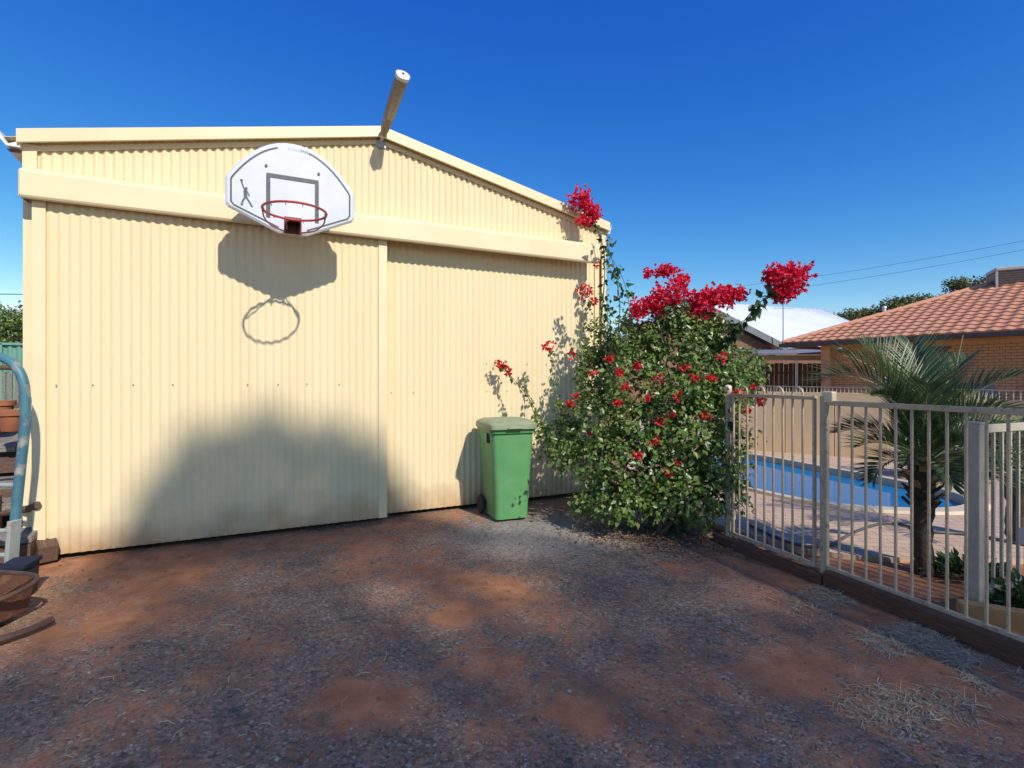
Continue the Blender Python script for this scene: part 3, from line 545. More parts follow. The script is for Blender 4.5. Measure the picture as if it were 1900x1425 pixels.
# far fence: rendered panels topped by a loop rail
A = Vector((7.55, 18.9, 0)); B = Vector((11.35, 8.3, 0)); FL = (B-A).length; ff = thing('boundary_fence', 'low beige panel wall with picket rail on top beyond the pool', 'fence', A, math.atan2((B-A).y, (B-A).x))
k = 5
for i in range(k): m = MB(); m.box((FL*(i+.5)/k, .0, .475), (FL/k-.012, .06, 1.03)); obj('panel', m, 'render', ff)
m = MB(); m.beam((0, 0, 1.20), (FL, 0, 1.20), .03, .025); obj('top_rail', m, 'palefence', ff)
pk4 = MB().tube([(0, 0, 0), (0, 0, .23)], .011, 6).mesh('picket', True); pk4.materials.append(M['palefence'])
for i in range(int(FL/.12)): local_picket(ff, 'picket', pk4, .06+i*.12, .975, 'palefence')
pw = thing('pool_wall', 'plain beige sheet screen wall standing beyond the pool behind the gate', 'wall', (4.55, 10.25, 0), math.atan2(-.6, .8))
for i in range(3): m = MB(); m.box((.41+i*.80, .06, .59), (.79, .05, 1.2)); obj('panel', m, 'render', pw, bevel=.006)
for i in range(4): m = MB(); m.box((.01+i*.80, .11, .59), (.05, .05, 1.22)); obj('post', m, 'fence', pw)
# ------------------------------------------------------------------ tiled brick house
E1 = Vector((10.1, 19.1, 0)); E2 = Vector((13.9, 13.65, 0)); ED = (E2-E1).normalized(); EN = Vector((-ED.y, ED.x, 0))
if EN.x < 0: EN = -EN
HZ = 2.72; PT = math.tan(R(22.5)); house = thing('brick_house', 'orange brick house with terracotta tiled hip roof behind the pool', 'house', E1, math.atan2(ED.y, ED.x))
# local: x along eave, y = into the house (EN must be +y)
ysg = 1 if EN.dot(Vector((-ED.y, ED.x, 0))) > 0 else -1
def Y_(v): return v*ysg
EL = 11.0
m = MB(); ov = .55
m.box((EL/2+1.2, Y_(ov+.16), 1.3), (EL-2.4+ .0, .2, 2.6)); wall = obj('wall', m, 'mortar', house)
bk = MB().box((0, 0, 0), (.228, .03, .074)).mesh('brick'); bk.materials.append(M['brick'])
cnt = 0
for r_ in range(12):
    z = 2.56-r_*.086
    for c_ in range(25):
        x = 1.32+c_*.239+(.12 if r_ % 2 else 0)
        if 3.35 < x < 4.75 and z > 1.05 and z < 2.42: continue
        o = bpy.data.objects.new('brick', bk); C.objects.link(o); o.parent = wall; o.location = (x, Y_(ov+.06-.008+.003*random.random()), z); cnt += 1
st = MB()
for r_ in range(12, 30):
    for c_ in range(25): st.box((1.32+c_*.239+(.12 if r_ % 2 else 0), Y_(ov+.055), 2.56-r_*.086), (.228, .03, .074))
tag(obj('lower_bricks', st, 'brick', wall), kind='stuff')
m = MB(); m.box((4.05, Y_(ov+.045), 1.72), (1.3, .02, 1.36)); wn_ = obj('window', m, 'winframe', house)
for x in (3.74, 4.36): mm = MB(); mm.box((x, Y_(ov+.03), 1.72), (.54, .012, 1.22)); obj('pane', mm, 'glass', wn_)
m = MB(); m.box((1.32, Y_(ov-.02), 1.3), (.3, .34, 2.6)); obj('brick_pillar', m, 'brick', house)
m = MB(); m.box((EL/2, Y_(ov/2+.03), HZ-.10), (EL, ov, .02)); obj('eave_lining', m, 'eave', house)
m = MB(); m.box((EL/2+1.2, Y_(ov+.035), 2.56), (EL-2.4, .03, .16)); obj('frieze_board', m, 'eave', house)
m = MB(); m.prism([(Y_(-.10), HZ+.01), (Y_(-.11), HZ-.10), (Y_(.02), HZ-.115), (Y_(.02), HZ-.02)], 'x', -.10, EL); gu = obj('gutter', m, 'gutter', house)
m = MB(); m.prism([(-.10, HZ+.01), (-.11, HZ-.10), (.02, HZ-.115), (.02, HZ-.02)], 'y', 0, 0.01); 
ce = MB(); ce.box((-.03, Y_(2.5), HZ-.05), (.14, 5.2, .11)); obj('gutter_end', ce, 'gutter', house)
RW = 5.6
def roofp(x, y, dz=0): return Vector((x, Y_(y), HZ+.03+y*PT+dz))
m = MB(); m.add([roofp(0, 0), roofp(EL, 0), roofp(EL, RW), roofp(RW, RW), Vector((0, Y_(2*RW), HZ+.03)), Vector((EL, Y_(2*RW), HZ+.03))], [(0, 1, 2, 3), (0, 3, 4), (3, 2, 5, 4)]); roof = obj('roof', m, 'tile', house)
TW, TG = .30, .335; tm = MB(); V = []; prf = [(-.15, .012), (-.10, .030), (-.045, .036), (.0, .022), (.05, .006), (.11, .004), (.152, .014)]
ang = math.atan(PT)
for yy, lift in ((0, .040), (TG+.04, .004)):
    for x, z in prf: V.append((x, Y_(yy*math.cos(ang)-(z+lift)*math.sin(ang)), yy*math.sin(ang)+(z+lift)*math.cos(ang)))
V += [(x, Y_(0.004), z*.3) for x, z in prf]; q = len(prf)
tm.add(V, [(i, i+1, q+i+1, q+i) for i in range(q-1)]+[(2*q+i, 2*q+i+1, i+1, i) for i in range(q-1)])
tme = tm.mesh('tile', True); tme.materials.append(M['tile'])
nt_ = 0; sb = []
for r_ in range(16):
    y = r_*TG*math.cos(ang)
    for c_ in range(40):
        x = .17+c_*TW
        if x < y+.05 or x > EL-.1: continue
        if x > 9.3 or nt_ >= 299: sb.append((x, y)); continue
        o = bpy.data.objects.new('tile', tme); C.objects.link(o); o.parent = roof; o.location = roofp(x+.006*random.uniform(-1, 1), y-.02, .004*random.random()); o.rotation_euler = (0, 0, R(random.uniform(-1.2, 1.2))); nt_ += 1
rt = MB()
for x, y in sb: p_ = roofp(x, y-.02); rt.add([(a+p_.x, b+p_.y, c+p_.z) for a, b, c in tm.v], tm.f)
tag(obj('remaining_tiles', rt, 'tile', roof, True), kind='stuff')
hp = MB().tube([(-.19, 0, 0), (.2, 0, 0)], [.085, .105], 10).mesh('hip_tile', True); hp.materials.append(M['tile'])
hd = (roofp(RW, RW)-roofp(0, 0)); q_ = hd.to_track_quat('X', 'Z')
for i in range(int(hd.length/.36)):
    o = bpy.data.objects.new('hip_tile', hp); C.objects.link(o); o.parent = roof; o.location = roofp(0, 0)+hd*(i+.5)/int(hd.length/.36)+Vector((0, 0, .03)); o.rotation_mode = 'QUATERNION'; o.rotation_quaternion = q_
# evaporative cooler and vent pipe on the roof
cl = thing('roof_cooler', 'boxy evaporative cooler with dark louvres on the tiled roof', 'cooler', P(1878, 540, 17.6), R(-30))
m = MB(); m.box((0, 0, .32), (1.05, 1.05, .64)); cb = obj('cooler_body', m, 'cooler', cl, bevel=.03)
m = MB(); m.box((0, 0, .70), (1.14, 1.14, .12)); obj('cooler_top', m, 'coolerpale', cl, bevel=.03)
for sx in (-1, 1):
    for sy in (-1, 1): m = MB(); m.box((sx*.52, sy*.52, .32), (.06, .06, .66)); obj('corner_frame', m, 'coolerpale', cl)
for k in range(7): m = MB(); m.box((0, -.535, .1+k*.075), (.92, .02, .05), rx=R(25)); obj('louvre', m, 'cooler', cl); m = MB(); m.box((-.535, 0, .1+k*.075), (.02, .92, .05), ry=R(-25)); obj('louvre', m, 'cooler', cl)
m = MB(); m.box((0, 0, -.35), (.8, .8, .75)); obj('duct', m, 'cooler', cl)
vp = P(1641, 588, 20.5); m = MB(); m.tube([(0, 0, -.9), (0, 0, .38)], .06, 10); m.lathe([(.075, .34), (.085, .38), (.06, .43)], 10); o = tag(obj('vent_pipe', m, 'whitemetal', None, True), 'small pale vent pipe rising behind the tiled roof slope', 'pipe'); o.location = vp
# verandah beside the house, its post, palings
ver = thing('side_verandah', 'low skillion verandah roof joined beside the brick house', 'verandah', (0, 0, 0))
m = MB(); v0, v1 = P(1392, 664, 21.5), P(1575, 664, 20.2); m.beam(v0, v1, .12, .2); obj('beam', m, 'eave', ver)
m = MB(); m.add([v0+Vector((-.1, -.25, .12)), v1+Vector((0, -.25, .12)), v1+Vector((.9, 3, .45)), v0+Vector((.8, 3.2, .45)), v0+Vector((-.1, -.25, .18)), v1+Vector((0, -.25, .18)), v1+Vector((.9, 3, .51)), v0+Vector((.8, 3.2, .51))], [(3, 2, 1, 0), (4, 5, 6, 7), (0, 1, 5, 4), (1, 2, 6, 5), (2, 3, 7, 6), (3, 0, 4, 7)]); obj('roof_sheet', m, 'greyfascia', ver)
p0 = P(1478, 668, 20.8); m = MB(); m.tube([(p0.x, p0.y, -.02), (p0.x, p0.y, p0.z)], .05, 8); obj('post', m, 'whitemetal', ver)
pa, pb = P(1385, 700, 23.0), P(1590, 700, 22.0); pv = pb-pa; pal = thing('paling_fence', 'brown timber paling fence under the verandah', 'fence', (pa.x, pa.y, 0), math.atan2(pv.y, pv.x)); PL = pv.length
pm = MB().box((0, 0, 1.05), (.17, .02, 2.1)).mesh('paling'); pm.materials.append(M['paling'])
for i in range(int(PL/.19)):
    o = bpy.data.objects.new('paling', pm); C.objects.link(o); o.parent = pal; o.location = (.1+i*.19, random.uniform(-.012, .012), random.uniform(-.03, .03))
m = MB(); m.beam((0, .05, .5), (PL, .05, .5), .05, .09); m.beam((0, .05, 1.7), (PL, .05, 1.7), .05, .09); obj('fence_rail', m, 'paling', pal)
bq = thing('barbecue', 'rounded dark covered barbecue standing against the brick wall', 'barbecue', P(1808, 745, 13.4)*1); bq.location.z = 0
m = MB(); m.loft([rrect(1.0, .6, .02, .1), rrect(1.0, .6, .85, .12), rrect(.98, .58, 1.1, .18), rrect(.86, .46, 1.26, .2), rrect(.5, .25, 1.33, .12)]); obj('cover', m, 'tarp', bq, True)
for sx in (-.4, .4): m = MB(); m.tube([(sx, -.2, 0), (sx, -.2, .2)], .03, 6); obj('leg', m, 'rubber', bq)
# ------------------------------------------------------------------ neighbour with white roof
wh_ = thing('white_roof_house', 'house with white metal roof and brown brick gable beyond the fences', 'house', (0, 0, 0))
YG, YR = 25.0, 30.0
ap, le, re_ = P(1292, 560, YG), P(1130, 645, YG), P(1460, 646, YG)
m = MB(); m.add([(le.x+.4, YG+.3, 0), (re_.x-.4, YG+.3, 0), (re_.x-.4, YG+.3, re_.z-.05), (ap.x, YG+.3, ap.z-.2), (le.x+.4, YG+.3, le.z-.05)]+[(le.x+.4, YG+9, 0), (re_.x-.4, YG+9, 0), (re_.x-.4, YG+9, re_.z-.05), (ap.x, YG+9, ap.z-.2), (le.x+.4, YG+9, le.z-.05)], [(0, 1, 2, 3, 4), (0, 4, 9, 5), (1, 6, 7, 2)]); obj('gable_wall', m, 'farbrick', wh_)
for a, b in ((le, ap), (re_, ap)):
    m = MB(); m.add([a, b, b+Vector((0, 9, 0)), a+Vector((0, 9, 0)), a+Vector((0, 0, .12)), b+Vector((0, 0, .12)), b+Vector((0, 9, .12)), a+Vector((0, 9, .12))], [(0, 1, 2, 3), (4, 5, 6, 7), (0, 1, 5, 4), (1, 2, 6, 5), (2, 3, 7, 6), (3, 0, 4, 7)]); obj('gable_roof', m, 'whiteroof', wh_)
    m = MB(); m.beam(a+Vector((0, -.05, -.02)), b+Vector((0, -.05, -.02)), .06, .3, Vector((0, 1, 0)) if False else Vector((0, 0, 1))); obj('barge_board', m, 'greyfascia', wh_)
r0, r1 = P(1300, 560, YR), P(1522, 574, YR+1.5); e0 = Vector((r0.x-1, YG+1.0, 3.0)); e1 = Vector((r1.x+2.4, YG+2.0, 3.0))
m = MB(); m.add([r0, r1, e1, e0, Vector((r0.x, YR+6, 3.0)), Vector((e1.x, YR+6, 3.0))], [(0, 1, 2, 3), (1, 0, 4, 5), (1, 5, 2)]); obj('main_roof', m, 'whiteroof', wh_)
m = MB(); m.box(((e0.x+e1.x)/2, (YG+YR)/2+2.4, 1.45), (e1.x-e0.x-1, 6.5, 2.9)); obj('main_wall', m, 'farbrick', wh_)
for i in range(26):
    k = i/25; a = r0.lerp(r1, k); b = e0.lerp(e1, k); m = MB() if i == 0 else m; m.beam(a+Vector((0, 0, .02)), b+Vector((0, 0, .02)), .04, .03)
tag(obj('roof_rib', m, 'whiteroof', wh_), kind='stuff')
m = MB(); p0 = P(1453, 640, 24.5); m.tube([(p0.x, p0.y, 0), (p0.x, p0.y, P(1453, 560, 24.5).z)], .025, 6); m.tube([(p0.x-.5, p0.y, P(1453, 572, 24.5).z), (p0.x+.5, p0.y, P(1453, 572, 24.5).z)], .012, 5); tag(obj('antenna_mast', m, 'galv'), 'thin metal antenna mast in front of the white roof', 'antenna')
# far tiled roof showing at the shed's right corner
ot = thing('tiled_roof_house', 'far house with orange tiled roof behind the bougainvillea', 'house', (P(1120, 700, 33).x, 33, 0))
m = MB(); m.box((0, 2, 1.3), (6, 4.5, 2.6)); obj('wall', m, 'farbrick', ot)
m = MB(); m.add([(-3.4, -.6, 2.6), (3.4, -.6, 2.6), (1.4, 2, 4.2), (-1.4, 2, 4.2), (-3.4, 4.7, 2.6), (3.4, 4.7, 2.6)], [(0, 1, 2, 3), (1, 5, 2), (2, 5, 4, 3), (0, 3, 4)]); obj('roof', m, 'tile', ot)
# ------------------------------------------------------------------ bougainvillea
BB = Vector((1.55, 5.25, 0)); bou = thing('bougainvillea', 'large bougainvillea bush with crimson blossom sprays between shed and pool gate', 'bush', BB)
loc = lambda p: Vector(p)-BB
blobs = [(1190, 850, 5.0, .70, .50, .42, 1.0), (1285, 800, 4.85, .48, .42, .50, 1.0), (1110, 790, 5.35, .42, .40, .45, .8), (1225, 715, 5.15, .62, .45, .34, .9), (1325, 715, 5.05, .34, .34, .36, .8),
         (1160, 925, 4.85, .40, .34, .16, .55), (1290, 915, 4.72, .40, .28, .24, .8), (1180, 655, 5.35, .28, .25, .24, .55), (1300, 640, 5.15, .30, .24, .26, .55), (1105, 700, 5.75, .22, .22, .40, .5), (1045, 815, 5.35, .22, .22, .26, .35), (1085, 935, 4.95, .14, .12, .10, .12), (1350, 850, 4.6, .13, .2, .35, .28), (1260, 590, 5.2, .2, .16, .18, .22), (1380, 690, 5.3, .2, .22, .2, .3), (1200, 830, 5.35, .5, .3, .5, .8), (1290, 790, 5.15, .4, .25, .5, .6), (1110, 640, 5.85, .12, .15, .3, .2), (1215, 625, 5.3, .12, .12, .22, .2), (1330, 620, 5.1, .12, .12, .2, .2), (1165, 620, 5.5, .12, .12, .2, .15)]
cs = []; ns = []
for px, py, dp, rx, ry, rz, wt in blobs:
    k = int(3000*wt); u = rdir(k); rad = RNG.uniform(.5, 1.08, (k, 1))**.6
    rad *= 1+.16*np.sin(u[:, :1]*7+px)+.13*np.sin(u[:, 2:]*9+py)+.10*np.sin(u[:, 1:2]*11+px*.3)
    c = np.array(P(px, py, dp)-BB)+u*rad*np.array([rx, ry, rz]); keep = c[:, 2] > .03
    # gather leaves into sprigs
    cs.append(c[keep]); ns.append(u[keep])
c = np.concatenate(cs); n = np.concatenate(ns)
spr = rdir(len(c))*.055; c += spr
# open some holes so the dark inside shows
c[:, 2] += 0
hole = np.sin(c[:, 0]*9.3+1)*np.sin(c[:, 2]*10.7+.6)*np.sin(c[:, 1]*8.1+2.1)+.6*np.sin(c[:, 0]*21+3*c[:, 2])*np.sin(c[:, 2]*19)
keep = hole < .30+.2*RNG.random(len(c)); c = c[keep]; n = n[keep]; k = len(c)
d = unit(n*.5+rdir(k)*.9+np.array([0, 0, -.35])); nr = unit(n+rdir(k)*.55+np.array([.25, -.35, .55]))
L = RNG.uniform(.034, .068, k); tag(link('foliage', leafmesh('foliage', c, d, nr, L, L*.66), 'leaf', bou), kind='stuff')
SH = []
def stem(pts, r0, r1, parent=bou, name='stem', mt='stem'):
    p = catmull([loc(q) for q in pts], 6); m = MB(); m.tube(p, [r0+(r1-r0)*i/(len(p)-1) for i in range(len(p))], 6); return obj(name, m, mt, parent, True)
base = G(1255, 985)
for px, py, dp, tx_, ty_ in ((1185, 640, 5.3, 1170, 600), (1220, 640, 5.2, 1222, 590), (1265, 640, 5.2, 1262, 560), (1310, 640, 5.1, 1318, 565), (1345, 650, 5.0, 1372, 600), (1150, 660, 5.5, 1130, 600), (1100, 720, 5.6, 1075, 650), (1380, 690, 5.0, 1412, 655), (1060, 780, 5.4, 1030, 740), (1020, 800, 5.4, 990, 775), (1285, 650, 5.1, 1292, 590), (1240, 650, 5.1, 1205, 615), (1395, 740, 4.9, 1418, 720)):
    SH.append((P(px, py, dp), P(tx_, ty_, dp-.02)))
for px, py, dp in ((1190, 760, 5.1), (1290, 690, 4.95), (1110, 740, 5.5), (1240, 640, 5.2), (1330, 780, 4.8), (1150, 880, 4.95), (1220, 800, 4.8), (1300, 880, 4.7), (1070, 830, 5.3), (1345, 880, 4.6)):
    b0 = base+Vector((random.uniform(-.2, .15), random.uniform(-.05, .3), -.03)); e = P(px, py, dp); mid = b0.lerp(e, .5)+Vector((random.uniform(-.12, .12), 0, .06)); stem([b0, mid, e], .022, .007)
def bracts(center, rx, rz, k, mt='bract', ry=None, name='blossom_cluster', size=.036):
    ry = ry or (rx+rz)/2; u = rdir(k); rad = RNG.uniform(.45, 1.1, (k, 1)); rad *= 1+.2*np.sin(u[:, :1]*8+center.x*20)+.18*np.sin(u[:, 2:]*9+center.z*30)
    cc = np.array(loc(center))+u*rad*np.array([rx, ry, rz])
    c3 = np.repeat(cc, 3, 0); ax_ = np.repeat(unit(u+rdir(k)*.6), 3, 0); d3 = unit(rdir(3*k)+ax_*.5); n3 = unit(rdir(3*k)*.7+ax_)
    L = RNG.uniform(.75, 1.2, 3*k)*size; return tag(link(name, leafmesh(name, c3, d3, n3, L, L*.85, .35, -.1), mt, bou), kind='stuff')
def cane(pts, k, Lf, r=.006, mt='caneleaf', jit=.05):
    stem(pts, r, .0025, name='cane'); p = catmull([loc(q) for q in pts], 10); a = np.array(p); i = RNG.integers(0, len(a)-1, k); f = RNG.random((k, 1)); c = a[i]*(1-f)+a[i+1]*f+rdir(k)*jit*.35
    tan = unit(a[i+1]-a[i]); d = unit(rdir(k)*.8+tan*.2+np.array([0, 0, -.55])); nr = unit(rdir(k)*.6+np.array([.3, -.7, .4])); L = RNG.uniform(.7, 1.2, k)*Lf
    tag(link('cane_leaves', leafmesh('cane_leaves', c, d, nr, L, L*.62), mt, bou), kind='stuff')
# canes: climbing the shed corner, drooping, arching right, and the ones by the bin
cane([P(1110, 740, 5.9), P(1116, 600, 6.05), P(1122, 480, 6.1), P(1104, 415, 6.1), P(1082, 385, 6.08)], 60, .075, .009)
cane([P(1135, 690, 5.75), P(1150, 580, 5.85), P(1140, 500, 5.95), P(1122, 440, 6.0)], 85, .085, .007, jit=.16)
cane([P(1150, 660, 5.6), P(1168, 590, 5.7), P(1160, 530, 5.8), P(1142, 490, 5.9)], 55, .085, .006, jit=.14)
cane([P(1120, 700, 5.7), P(1128, 620, 5.8), P(1125, 540, 5.9)], 60, .075, .006, jit=.14)
cane([P(1345, 640, 4.95), P(1385, 590, 4.85), P(1420, 552, 4.8), P(1455, 530, 4.78)], 72, .105, .006, jit=.06)
cane([P(1050, 800, 5.5), P(1030, 720, 5.6), P(1020, 650, 5.66)], 48, .06, .005, 'leaf', .10)
cane([P(1085, 760, 5.6), P(1085, 680, 5.75), P(1080, 620, 5.85), P(1092, 555, 5.9)], 70, .06, .006, 'leaf', .12)
cane([P(1010, 800, 5.5), P(985, 745, 5.62), P(950, 700, 5.7), P(930, 678, 5.72)], 34, .06, .004, 'leaf', .07)
cane([P(1000, 790, 5.45), P(978, 730, 5.55), P(968, 690, 5.6)], 18, .055, .004, 'leaf', .06)
cane([P(1240, 660, 5.2), P(1230, 600, 5.2), P(1240, 545, 5.2)], 40, .06, .007, 'leaf', .10)
cane([P(1300, 660, 5.1), P(1310, 600, 5.1), P(1325, 560, 5.08)], 45, .06, .007, 'leaf', .10)
for a_, b_ in SH: cane([a_, a_.lerp(b_, .5)+Vector((random.uniform(-.04, .04), 0, .02)), b_], 34, .058, .005, 'leaf', .11)
# big crimson sprays against the sky
for px, py, dp, rx, rz, k in ((1462, 516, 4.78, .150, .130, 260), (1432, 512, 4.78, .05, .07, 45), (1452, 548, 4.78, .09, .05, 70),
        (1330, 552, 5.08, .20, .10, 230), (1365, 546, 5.06, .09, .06, 70), (1298, 568, 5.1, .10, .11, 90),
        (1245, 548, 5.2, .17, .13, 210), (1205, 565, 5.2, .14, .08, 120), (1182, 578, 5.2, .07, .06, 55), (1236, 502, 5.2, .10, .05, 75), (1265, 520, 5.2, .06, .05, 40), (1202, 508, 5.22, .05, .035, 24), (1280, 590, 5.15, .08, .06, 45), (1225, 585, 5.2, .06, .04, 30),
        (1200, 608, 5.4, .085, .06, 75),
        (1076, 370, 6.06, .11, .11, 110), (1096, 388, 6.06, .08, .09, 70), (1084, 410, 6.04, .10, .05, 45), (1106, 400, 6.05, .05, .06, 25)):
    bracts(P(px, py, dp), rx*1.1, rz*1.12, int(k*1.5))
for px, py, dp, rx, rz, k in ((1085, 540, 5.9, .10, .09, 42), (1100, 560, 5.88, .05, .05, 18), (1108, 488, 6.05, .03, .05, 10), (1020, 642, 5.66, .08, .06, 28), (930, 676, 5.72, .08, .05, 30), (944, 690, 5.71, .05, .04, 14)):
    bracts(P(px, py, dp), rx, rz, k, 'redbract', size=.034)
pts = [(1240, 878), (1182, 845), (1258, 858), (1145, 748), (1222, 700), (1068, 735), (1058, 750), (1340, 662), (1245, 770), (1225, 782), (1150, 690), (1395, 722), (1412, 745), (1290, 700), (1100, 690), (1180, 680), (1320, 700), (1130, 665), (1200, 740), (1260, 735), (1060, 660), (1310, 770), (1090, 800), (1270, 680), (1215, 820), (1385, 760), (1370, 730), (1160, 720)]
for px, py in pts: bracts(P(px, py, random.uniform(4.45, 4.6) if px > 1100 else 5.05), random.uniform(.022, .045), random.uniform(.02, .04), random.randint(5, 13), 'redbract', size=.036, name='blossom')
# fallen leaves and bracts under the bush and along the door
def litter(name, label, pts_n, fn, Lr, mt):
    pts_ = [fn() for _ in range(pts_n)]; c = np.array([(x, y, GH(x, y)+.004+abs(RNG.normal())*.006) for x, y in pts_]); k = len(c); d = rdir(k)*np.array([1, 1, .25]); nr = unit(rdir(k)*.45+np.array([0, 0, 1.0])); L = RNG.uniform(*Lr, k)
    return tag(link(name, leafmesh(name, c, d, nr, L, L*.5), mt), label, 'leaf litter', kind='stuff')
def under():
    p = G(1240, 1000); return p.x+RNG.normal()*.42, p.y+.12+RNG.normal()*.26
litter('leaf_litter', 'brown fallen leaves under the bougainvillea', 2600, under, (.02, .05), 'litter')
def bydoor():
    q = W(2.3+RNG.normal()*.28, .06+abs(RNG.normal())*.06, 0); return q.x, q.y
litter('fallen_bracts', 'dry red bracts blown against the foot of the doors', 260, bydoor, (.015, .035), 'litter')
def everywhere():
    return RNG.uniform(-3.6, 2.2), RNG.uniform(.9, 5.2)
litter('scattered_leaves', 'scattered dry leaves over the gravel yard', 900, everywhere, (.012, .04), 'litter')
# ------------------------------------------------------------------ gravel and dry grass
def stones(k):
    oc = np.array([[1, 0, 0], [-1, 0, 0], [0, 1, 0], [0, -1, 0], [0, 0, 1], [0, 0, -1]], float); fc = np.array([[0, 2, 4], [2, 1, 4], [1, 3, 4], [3, 0, 4], [2, 0, 5], [1, 2, 5], [3, 1, 5], [0, 3, 5]])
    dd = .85+4.6*RNG.random(k)**1.6; xx = RNG.uniform(-1.02, .85, k)*dd; g = np.array([grav[np.abs(gy-b).argmin(), np.abs(gx-a).argmin()] for a, b in zip(xx, dd)])
    keep = (g > .3+.5*RNG.random(k)) & (((xx-W0.x)*WN.x+(dd-W0.y)*WN.y) > .1) & (((xx-FO.x)*FN.x+(dd-FO.y)*FN.y)*(1 if yardpos else -1) > .12); xx, dd = xx[keep], dd[keep]; k = len(xx)
    s = RNG.uniform(.003, .010, (k, 1, 1))*(1+(RNG.random((k, 1, 1)) > .96)*.8); V = oc[None]*RNG.uniform(.6, 1.2, (k, 6, 1))*s; V[:, :, 2] *= .65; th = RNG.uniform(0, 6.28, k); cth, sth = np.cos(th)[:, None], np.sin(th)[:, None]
    x = V[:, :, 0]*cth-V[:, :, 1]*sth; y = V[:, :, 0]*sth+V[:, :, 1]*cth; zz = np.array([GH(a, b) for a, b in zip(xx, dd)])
    V = np.stack([x+xx[:, None], y+dd[:, None], V[:, :, 2]+zz[:, None]+.003], -1).reshape(-1, 3); Fa = (np.arange(k)[:, None, None]*6+fc[None]).reshape(-1, 3); return idxmesh('gravel', V, Fa)
yardpos = bool(yard[np.abs(gy-2).argmin(), np.abs(gx-0).argmin()] and ((0-FO.x)*FN.x+(2-FO.y)*FN.y) > 0)
tag(link('gravel', stones(16000), 'stone'), 'loose dark gravel scattered over the red dirt', 'gravel', kind='stuff')
def grass(k):
    px = []; 
    while len(px) < k:
        r_ = RNG.random()
        if r_ < .33: s = RNG.uniform(.95, 2.1); o = abs(RNG.normal())*.2+.10
        elif r_ < .6: s = RNG.uniform(1.5, 2.3); o = RNG.uniform(.1, .6)
        else: s = RNG.uniform(1.9, 2.9); o = RNG.uniform(.15, 1.25)
        q = FP(s, 0)+Vector((FN.x, FN.y, 0))*o*(1 if yardpos else -1)
        if fbm(np.array([q.x]), np.array([q.y]), 77, 4, 3.2)[0] > .10: px.append((q.x, q.y))
    a = np.array(px); c = np.c_[a, [GH(x, y)+.002 for x, y in a]]; th = RNG.uniform(0, 6.28, k); el = np.abs(RNG.normal(size=k))*.22+.02; d = np.c_[np.cos(th)*np.cos(el), np.sin(th)*np.cos(el), np.sin(el)]; L = RNG.uniform(.03, .11, k)
    return leafmesh('dry_grass', c, d, unit(rdir(k)*.4+np.array([0, 0, 1.])), L, np.full(k, .0042), .1, .25)
tag(link('dry_grass', grass(6000), 'straw'), 'flattened straw-coloured dry grass beside the sleeper', 'dry grass', kind='stuff')
def tw():
    m = MB()
    for i in range(110):
        x, y = (RNG.uniform(-2.4, -.6), RNG.uniform(1.1, 2.6)) if i < 70 else (RNG.uniform(-2.5, 2.0), RNG.uniform(1.1, 4.5))
        a = RNG.uniform(0, 6.28); l = RNG.uniform(.03, .10); z = GH(x, y)+.006; m.tube([(x, y, z), (x+l*.5*math.cos(a), y+l*.5*math.sin(a), z+.006), (x+l*math.cos(a+.2), y+l*math.sin(a+.2), z)], [.0022, .0025, .0012], 4)
    return m
tag(obj('twigs', tw(), 'straw'), 'small pale twigs and straw bits on the gravel', 'twigs', kind='stuff')
# ------------------------------------------------------------------ palms
def frond(root, az, el, Lr, droop, Ll, side=1.0, mt='palm', nl=34, z0=0, tw_=0, curl=0):
    a = []; p = Vector((.03*math.cos(az), .03*math.sin(az), z0)); e = el; ns_ = 16; azz = az
    for i in range(ns_+1):
        a.append(p.copy()); p = p+Vector((math.cos(azz)*math.cos(e), math.sin(azz)*math.cos(e), math.sin(e)))*Lr/ns_; e -= droop/ns_*(.4+1.2*i/ns_); azz += curl/ns_
    m = MB(); m.tube(a, [.011-.009*i/ns_ for i in range(ns_+1)], 5); fr = obj('frond', m, 'palmrib', root, True)
    A_ = np.array(a); t = np.linspace(.16, .995, nl); c = []; d = []; n = []; Ls = []
    for q, tt in enumerate(t):
        f = tt*ns_; i = min(int(f), ns_-1); pt = Vector(A_[i]).lerp(Vector(A_[i+1]), f-i); tan = Vector(A_[i+1]-A_[i]).normalized(); sd = tan.cross(Vector((0, 0, 1))).normalized(); upv = sd.cross(tan)
        for s_ in (-1, 1):
            dv = (tan*(.55+.5*tt)+sd*s_*(.95-.4*tt)+upv*(.5+random.uniform(-.12, .12))).normalized(); c.append(pt); d.append(dv); n.append(upv+sd*s_*-.3+Vector((random.uniform(-.2, .2),)*3)); Ls.append(Ll*(math.sin(math.pi*(.12+.80*tt))**.7)*random.uniform(.85, 1.1))
    c, d, n = np.array(c), np.array(d), np.array(n); Ls = np.array(Ls); lm = leafmesh('leaflets', c, d, n, Ls, np.full(len(Ls), .015), .3, .10); tag(link('leaflets', lm, mt, fr), kind='stuff'); return fr
def palm(name, label, base_, th_, fr_, stubs=True):
    t = thing(name, label, 'palm', base_, 0, None); m = MB(); k = 12
    m.tube([(0.01*math.sin(i), 0.008*math.cos(2*i), -.05+th_*i/k) for i in range(k+1)], [.085 if i == 0 else .062+.010*(i % 2)+.02*(i > 9) for i in range(k+1)], 10); tr = obj('trunk', m, 'palmbark', t, True)
    if stubs:
        for i in range(26):
            a = i*2.4; z = th_*(.55+.42*i/26); m = MB(); m.beam(Vector((.055*math.cos(a), .055*math.sin(a), z)), Vector((.125*math.cos(a), .125*math.sin(a), z+.07)), .04, .016); obj('leaf_base', m, 'palmstub' if z > th_*.72 else 'palmbark', tr)
    for f in fr_: frond(t, z0=th_-.03, **f)
    return t
